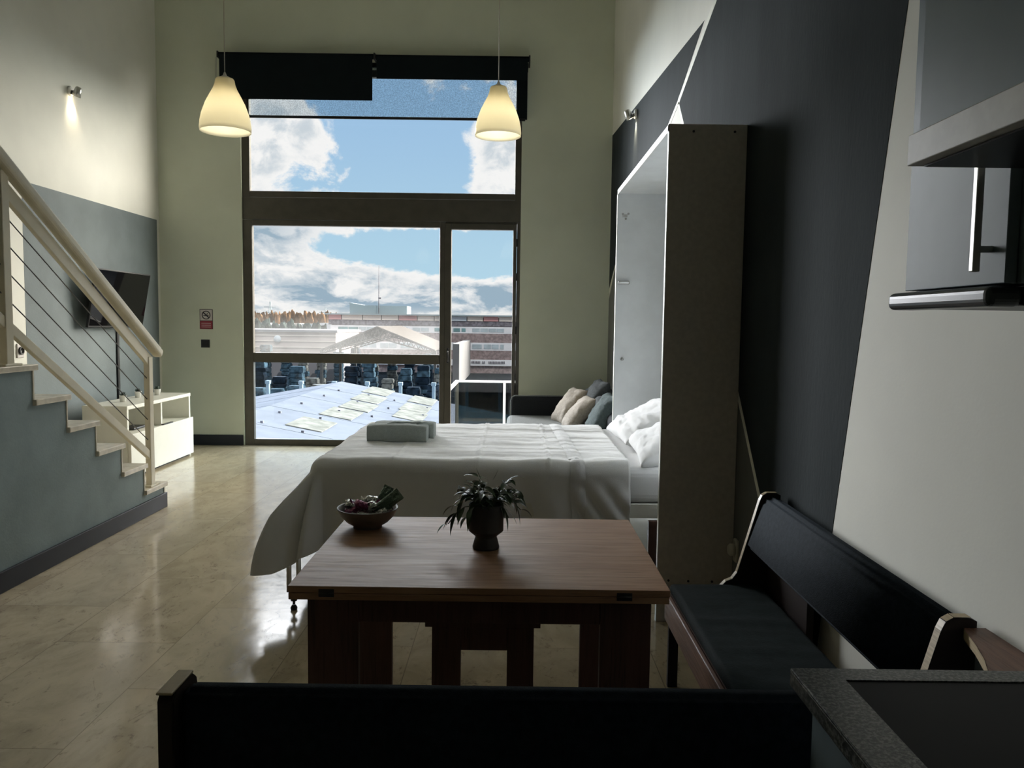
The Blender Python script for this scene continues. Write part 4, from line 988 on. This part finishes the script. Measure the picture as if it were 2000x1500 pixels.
def win_row(yt, yb, mt, seg, band_=True):
    if band_: box('window_band', (xl+.4, YB+.1, zz(yb)), (xr-.2, YB+.7, zz(yt)), M['owhite'], ob)
    for a_, b_ in seg:
        xa, xb = at(a_, 640, 'Y', YB).x, at(b_, 640, 'Y', YB).x
        n_ = max(1, round((xb-xa)/1.6)); w_ = (xb-xa)/n_
        wn = MB()
        for j in range(n_): wn.box((xa+j*w_+.06, YB+.02, zz(yb)+.3), (xa+(j+1)*w_-.06, YB+.15, zz(yt)-.3))
        wn.build('window', M[mt], ob)
win_row(638, 651, 'owin', [(660, 700), (775, 796), (848, 868), (885, 899), (901, 910)]); 
win_row(638, 651, 'owin2', [(700, 745), (805, 838), (922, 985)], False)
win_row(669, 684, 'owin2', [(660, 690), (703, 735), (742, 775), (782, 805), (815, 835), (885, 898), (901, 910), (922, 942), (945, 975), (977, 985)])
win_row(702, 714, 'owhite', [])
for yt, yb in ((651, 669), (684, 702)): box('brick_band', (xl, YB+.15, zz(yb)), (xr-.2, YB+.7, zz(yt)), M['brick'], ob)
k = MB()
for i, x in enumerate([895, 901, 907] + [922+3.0*j for j in range(22)]):
    if i in (9, 12, 13): continue
    p = at(x, 707, 'Y', YB+.0); k.box((p.x-.09, YB-.05, zz(709.5)), (p.x+.09, YB+.05, zz(705)))
k.build('sign_lettering', M['brickd'], ob)
a_, b_ = at(683, 600, 'Y', YB+6).x, at(795, 600, 'Y', YB+6).x
k = MB(); k.prism([(a_, 0), (b_, 0), (b_, at(795, 598, 'Y', YB+6).z), ((a_*.75+b_*.25), at(710, 596, 'Y', YB+6).z), (a_, at(683, 591, 'Y', YB+6).z)], 'Y', YB+6, YB+12); k.build('roof_plant_room', M['ogrey'], ob)
p = at(740, 600, 'Y', YB+5); k = MB(); k.tube([(p.x, YB+5, 2), (p.x, YB+5, at(740, 560, 'Y', YB+5).z), (p.x, YB+5, at(740, 518, 'Y', YB+5).z)], [.11, .08, .03], 6); k.box((p.x-.1, YB+4.9, at(740, 584, 'Y', YB+5).z), (p.x+.45, YB+5.1, at(740, 581, 'Y', YB+5).z)); k.build('antenna', M['brickd'], ob)
# side wing at the right seen through the door
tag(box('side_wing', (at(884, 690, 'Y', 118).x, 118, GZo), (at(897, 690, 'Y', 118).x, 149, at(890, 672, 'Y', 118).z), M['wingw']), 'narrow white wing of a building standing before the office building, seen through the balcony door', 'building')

# steel truss canopy
cn = thing('steel_canopy', (-16, 100, GZo), 'open white steel canopy with gabled roof and trusses in front of the office building', 'canopy')
Ya, Yb = 92, 112
ap = at(737, 637, 'Y', Ya); er = at(850, 683, 'Y', Ya); elf = at(628, 682, 'Y', Ya)
for e_ in (er, elf):
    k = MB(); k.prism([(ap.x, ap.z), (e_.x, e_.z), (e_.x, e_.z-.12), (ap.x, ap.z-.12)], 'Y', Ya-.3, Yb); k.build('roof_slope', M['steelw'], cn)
for y in (Ya, (Ya+Yb)/2, Yb-.3):
    k = MB()
    for e_ in (er, elf):
        n_ = 12; lo_ = Vector((e_.x, y, e_.z-.5)); am = Vector((ap.x, y, ap.z-1.3)); t0 = Vector((ap.x, y, ap.z-.15)); t1 = Vector((e_.x, y, e_.z-.15))
        k.tube([t0, t1], .09, 5); k.tube([am, lo_], .08, 5)
        for j in range(n_): k.tube([t0.lerp(t1, j/n_), am.lerp(lo_, (j+.5)/n_)], .045, 4); k.tube([am.lerp(lo_, (j+.5)/n_), t0.lerp(t1, (j+1)/n_)], .045, 4)
    k.build('truss', M['steelw'], cn)
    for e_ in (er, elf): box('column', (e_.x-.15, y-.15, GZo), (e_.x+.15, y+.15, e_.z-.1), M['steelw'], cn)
# low pinkish building at the left
a_, b_ = at(480, 660, 'Y', 120), at(656, 660, 'Y', 120)
pk = thing('low_building', (a_.x, 120, GZo), 'long low pale pink building at the left beyond the window', 'building')
zt = at(560, 644, 'Y', 120).z
box('walls', (a_.x-20, 120, GZo), (b_.x, 138, zt-.3), M['opink'], pk); box('roof_edge', (a_.x-20, 119.6, zt-.35), (b_.x+.3, 138, zt), M['roofm'], pk)
for y in (655, 666, 678, 690): z = at(560, y, 'Y', 120).z; box('ledge', (a_.x-20, 119.8, z-.05), (b_.x, 120.1, z+.05), M['obeige'], pk)
k = MB(); p = at(542, 662, 'Y', 119.7); k.lathe([(.0, 0), (.55, 0), (.55, .1), (.0, .1)], p, 20, Matrix.Rotation(PI/2, 4, 'X')); k.build('round_emblem', M['oblue'], pk)

# storage yard: stacks in rows, pale posts between them
rnd = random.Random(21)
def stack(x, y, h, mt, row, n):
    kind = dict(crated='dark', crate='blue-grey', crate2='pale')[mt]
    s_ = thing('storage_stack', (x, y, GZo), kind+' stack of goods, '+ORD[n]+' from the left in the '+row+' yard row', 'stack', 'storage stacks in the '+row+' yard row')
    n_ = max(2, round(h/.62)); z = GZo
    for j in range(n_):
        hh = rnd.uniform(.35, .75); dx = rnd.uniform(-.1, .1); k = MB(); w_ = rnd.uniform(.55, .78)
        k.box((x-w_+dx, y-.6, z), (x+w_+dx, y+.6, z+hh*.75), .03); k.box((x-w_*.9+dx, y-.5, z+hh*.75), (x+w_*.9+dx, y+.5, z+hh-.01)); k.build('layer', M[mt if rnd.random() < .7 else 'crate'], s_); z += hh
for row, y, x0_, dx_, hm in (('near', 76, -28, 1.85, 1), ('middle', 86, -31.2, 1.95, 1.3), ('far', 117, -41.5, 2.62, 1.45)):
    n = 0
    for i in range(15):
        if rnd.random() < .08 or x0_+i*dx_ > dict(near=-6, middle=-7.8, far=-10.6)[row]: continue
        dark = (i//2) % 2
        stack(x0_+i*dx_+rnd.uniform(-.08, .08), y+rnd.uniform(-.6, .6), rnd.uniform(3.0, 4.6)*hm, rnd.choice(['crated', 'crated', 'crate'] if dark else ['crate', 'crate2', 'crate2']), row, n); n += 1
for i in range(9):
    x = -26+i*3.1; k = MB(); k.box((x-.14, 73.8, GZo), (x+.14, 74.2, GZo+3.8)); k.box((x-.2, 73.75, GZo+3.6), (x+.2, 74.25, GZo+3.9))
    tag(k.build('yard_post', M['postb']), 'pale blue post in the yard behind the warehouse roof, '+ORD[i]+' from the left', 'post', 'pale posts in the yard')
# trees, autumn coloured, at the horizon
def tree(x, y, h, w, mt, label, group):
    t_ = thing('tree', (x, y, GZo), label, 'tree', group)
    k = MB(); rr_ = bmesh.ops.create_icosphere(k.b, subdivisions=3, radius=1)
    for v in rr_['verts']:
        n_ = noise.noise(v.co*2.2+Vector((x, y, 0))); v.co = Vector((v.co.x*w*(1+.4*n_), v.co.y*w*.7*(1+.4*n_), v.co.z*h*.42*(1+.4*n_)))+Vector((x, y, GZo+h*.6))
    k.build('crown', M[mt], t_); k = MB(); k.tube([(x, y, GZo), (x, y, GZo+h*.4)], h*.02, 6); k.build('trunk', M['trunk'], t_)
for i in range(22):
    px_ = 482+i*8.2; y = 330+(i % 3)*16; p = at(px_, 620, 'Y', y); tp = at(px_, 611+rnd.uniform(-2, 3), 'Y', y).z
    tree(p.x, y, tp-GZo, rnd.uniform(1.45, 1.7), 'tree_o', 'orange autumn tree on the horizon, '+ORD[i]+' from the left', 'autumn trees on the horizon')
for i in range(10):
    px_ = 488+i*16; y = 200+(i % 2)*14; p = at(px_, 640, 'Y', y); tp = at(px_, 630+rnd.uniform(-4, 6), 'Y', y).z
    tree(p.x, y, tp-GZo, rnd.uniform(1.3, 1.9), 'tree_g', 'grey-green tree behind the low pink building, '+ORD[i]+' from the left', 'grey-green trees behind the low building')
for px_, yt in ((528, 589), (636, 601)):
    y = 380; p = at(px_, 615, 'Y', y); zt_ = at(px_, yt, 'Y', y).z; k = MB()
    k.tube([(p.x-1.2, y, GZo), (p.x-.2, y, zt_)], .18, 4); k.tube([(p.x+1.2, y, GZo), (p.x+.2, y, zt_)], .18, 4)
    for f_ in (.72, .86): z = GZo+(zt_-GZo)*f_; k.tube([(p.x-3, y, z), (p.x+3, y, z)], .15, 4)
    tag(k.build('power_pylon', M['ogrey']), 'thin power pylon on the horizon, '+('the taller one at the left' if px_ < 600 else 'the shorter one nearer the office building'), 'pylon', 'power pylons')
for i in range(5):
    y = 260; p = at(505+i*33, 628, 'Y', y); w_ = rnd.uniform(1.9, 2.5)
    tag(box('distant_shed', (p.x-w_, y, GZo), (p.x+w_, y+8, at(500, 628+rnd.uniform(0, 5), 'Y', y).z), M[rnd.choice(['owhite', 'oblue', 'obeige'])]), 'small pale shed in the distance between the trees, '+ORD[i]+' from the left', 'building', 'distant sheds')

# balcony outside the door
bal = thing('balcony', (-.3, 10.2, 0), 'small balcony with white rails and dark tinted glass outside the balcony door', 'balcony')
box('balcony_floor', (-.95, WF+.22, -.20), (1.1, 11.15, -.04), M['owhite'], bal)
YR = 11.05
zr = at(940, 743, 'Y', YR).z; zr2 = at(940, 727, 'Y', YR).z
box('top_rail', (-.78, YR-.02, zr-.03), (1.0, YR+.03, zr+.0), M['owhite'], bal, .004)
box('tinted_glass_panel', (-.78, YR+.0, -.04), (1.0, YR+.01, zr-.03), M['glass_t'], bal)
xp = at(985, 780, 'Y', YR).x
box('post', (xp-.018, YR-.03, -.04), (xp+.018, YR-.0, zr-.03), M['owhite'], bal, .003)
k = MB(); k.box((-.80, WF+.22, zr-.03), (-.755, YR+.03, zr), .004); k.build('side_rail', M['owhite'], bal)
box('side_glass_panel', (-.785, WF+.25, -.04), (-.775, YR, zr-.03), M['glass_l'], bal)
box('corner_post', (-.80, YR-.03, -.04), (-.755, YR+.02, zr-.03), M['bronze'], bal, .003)
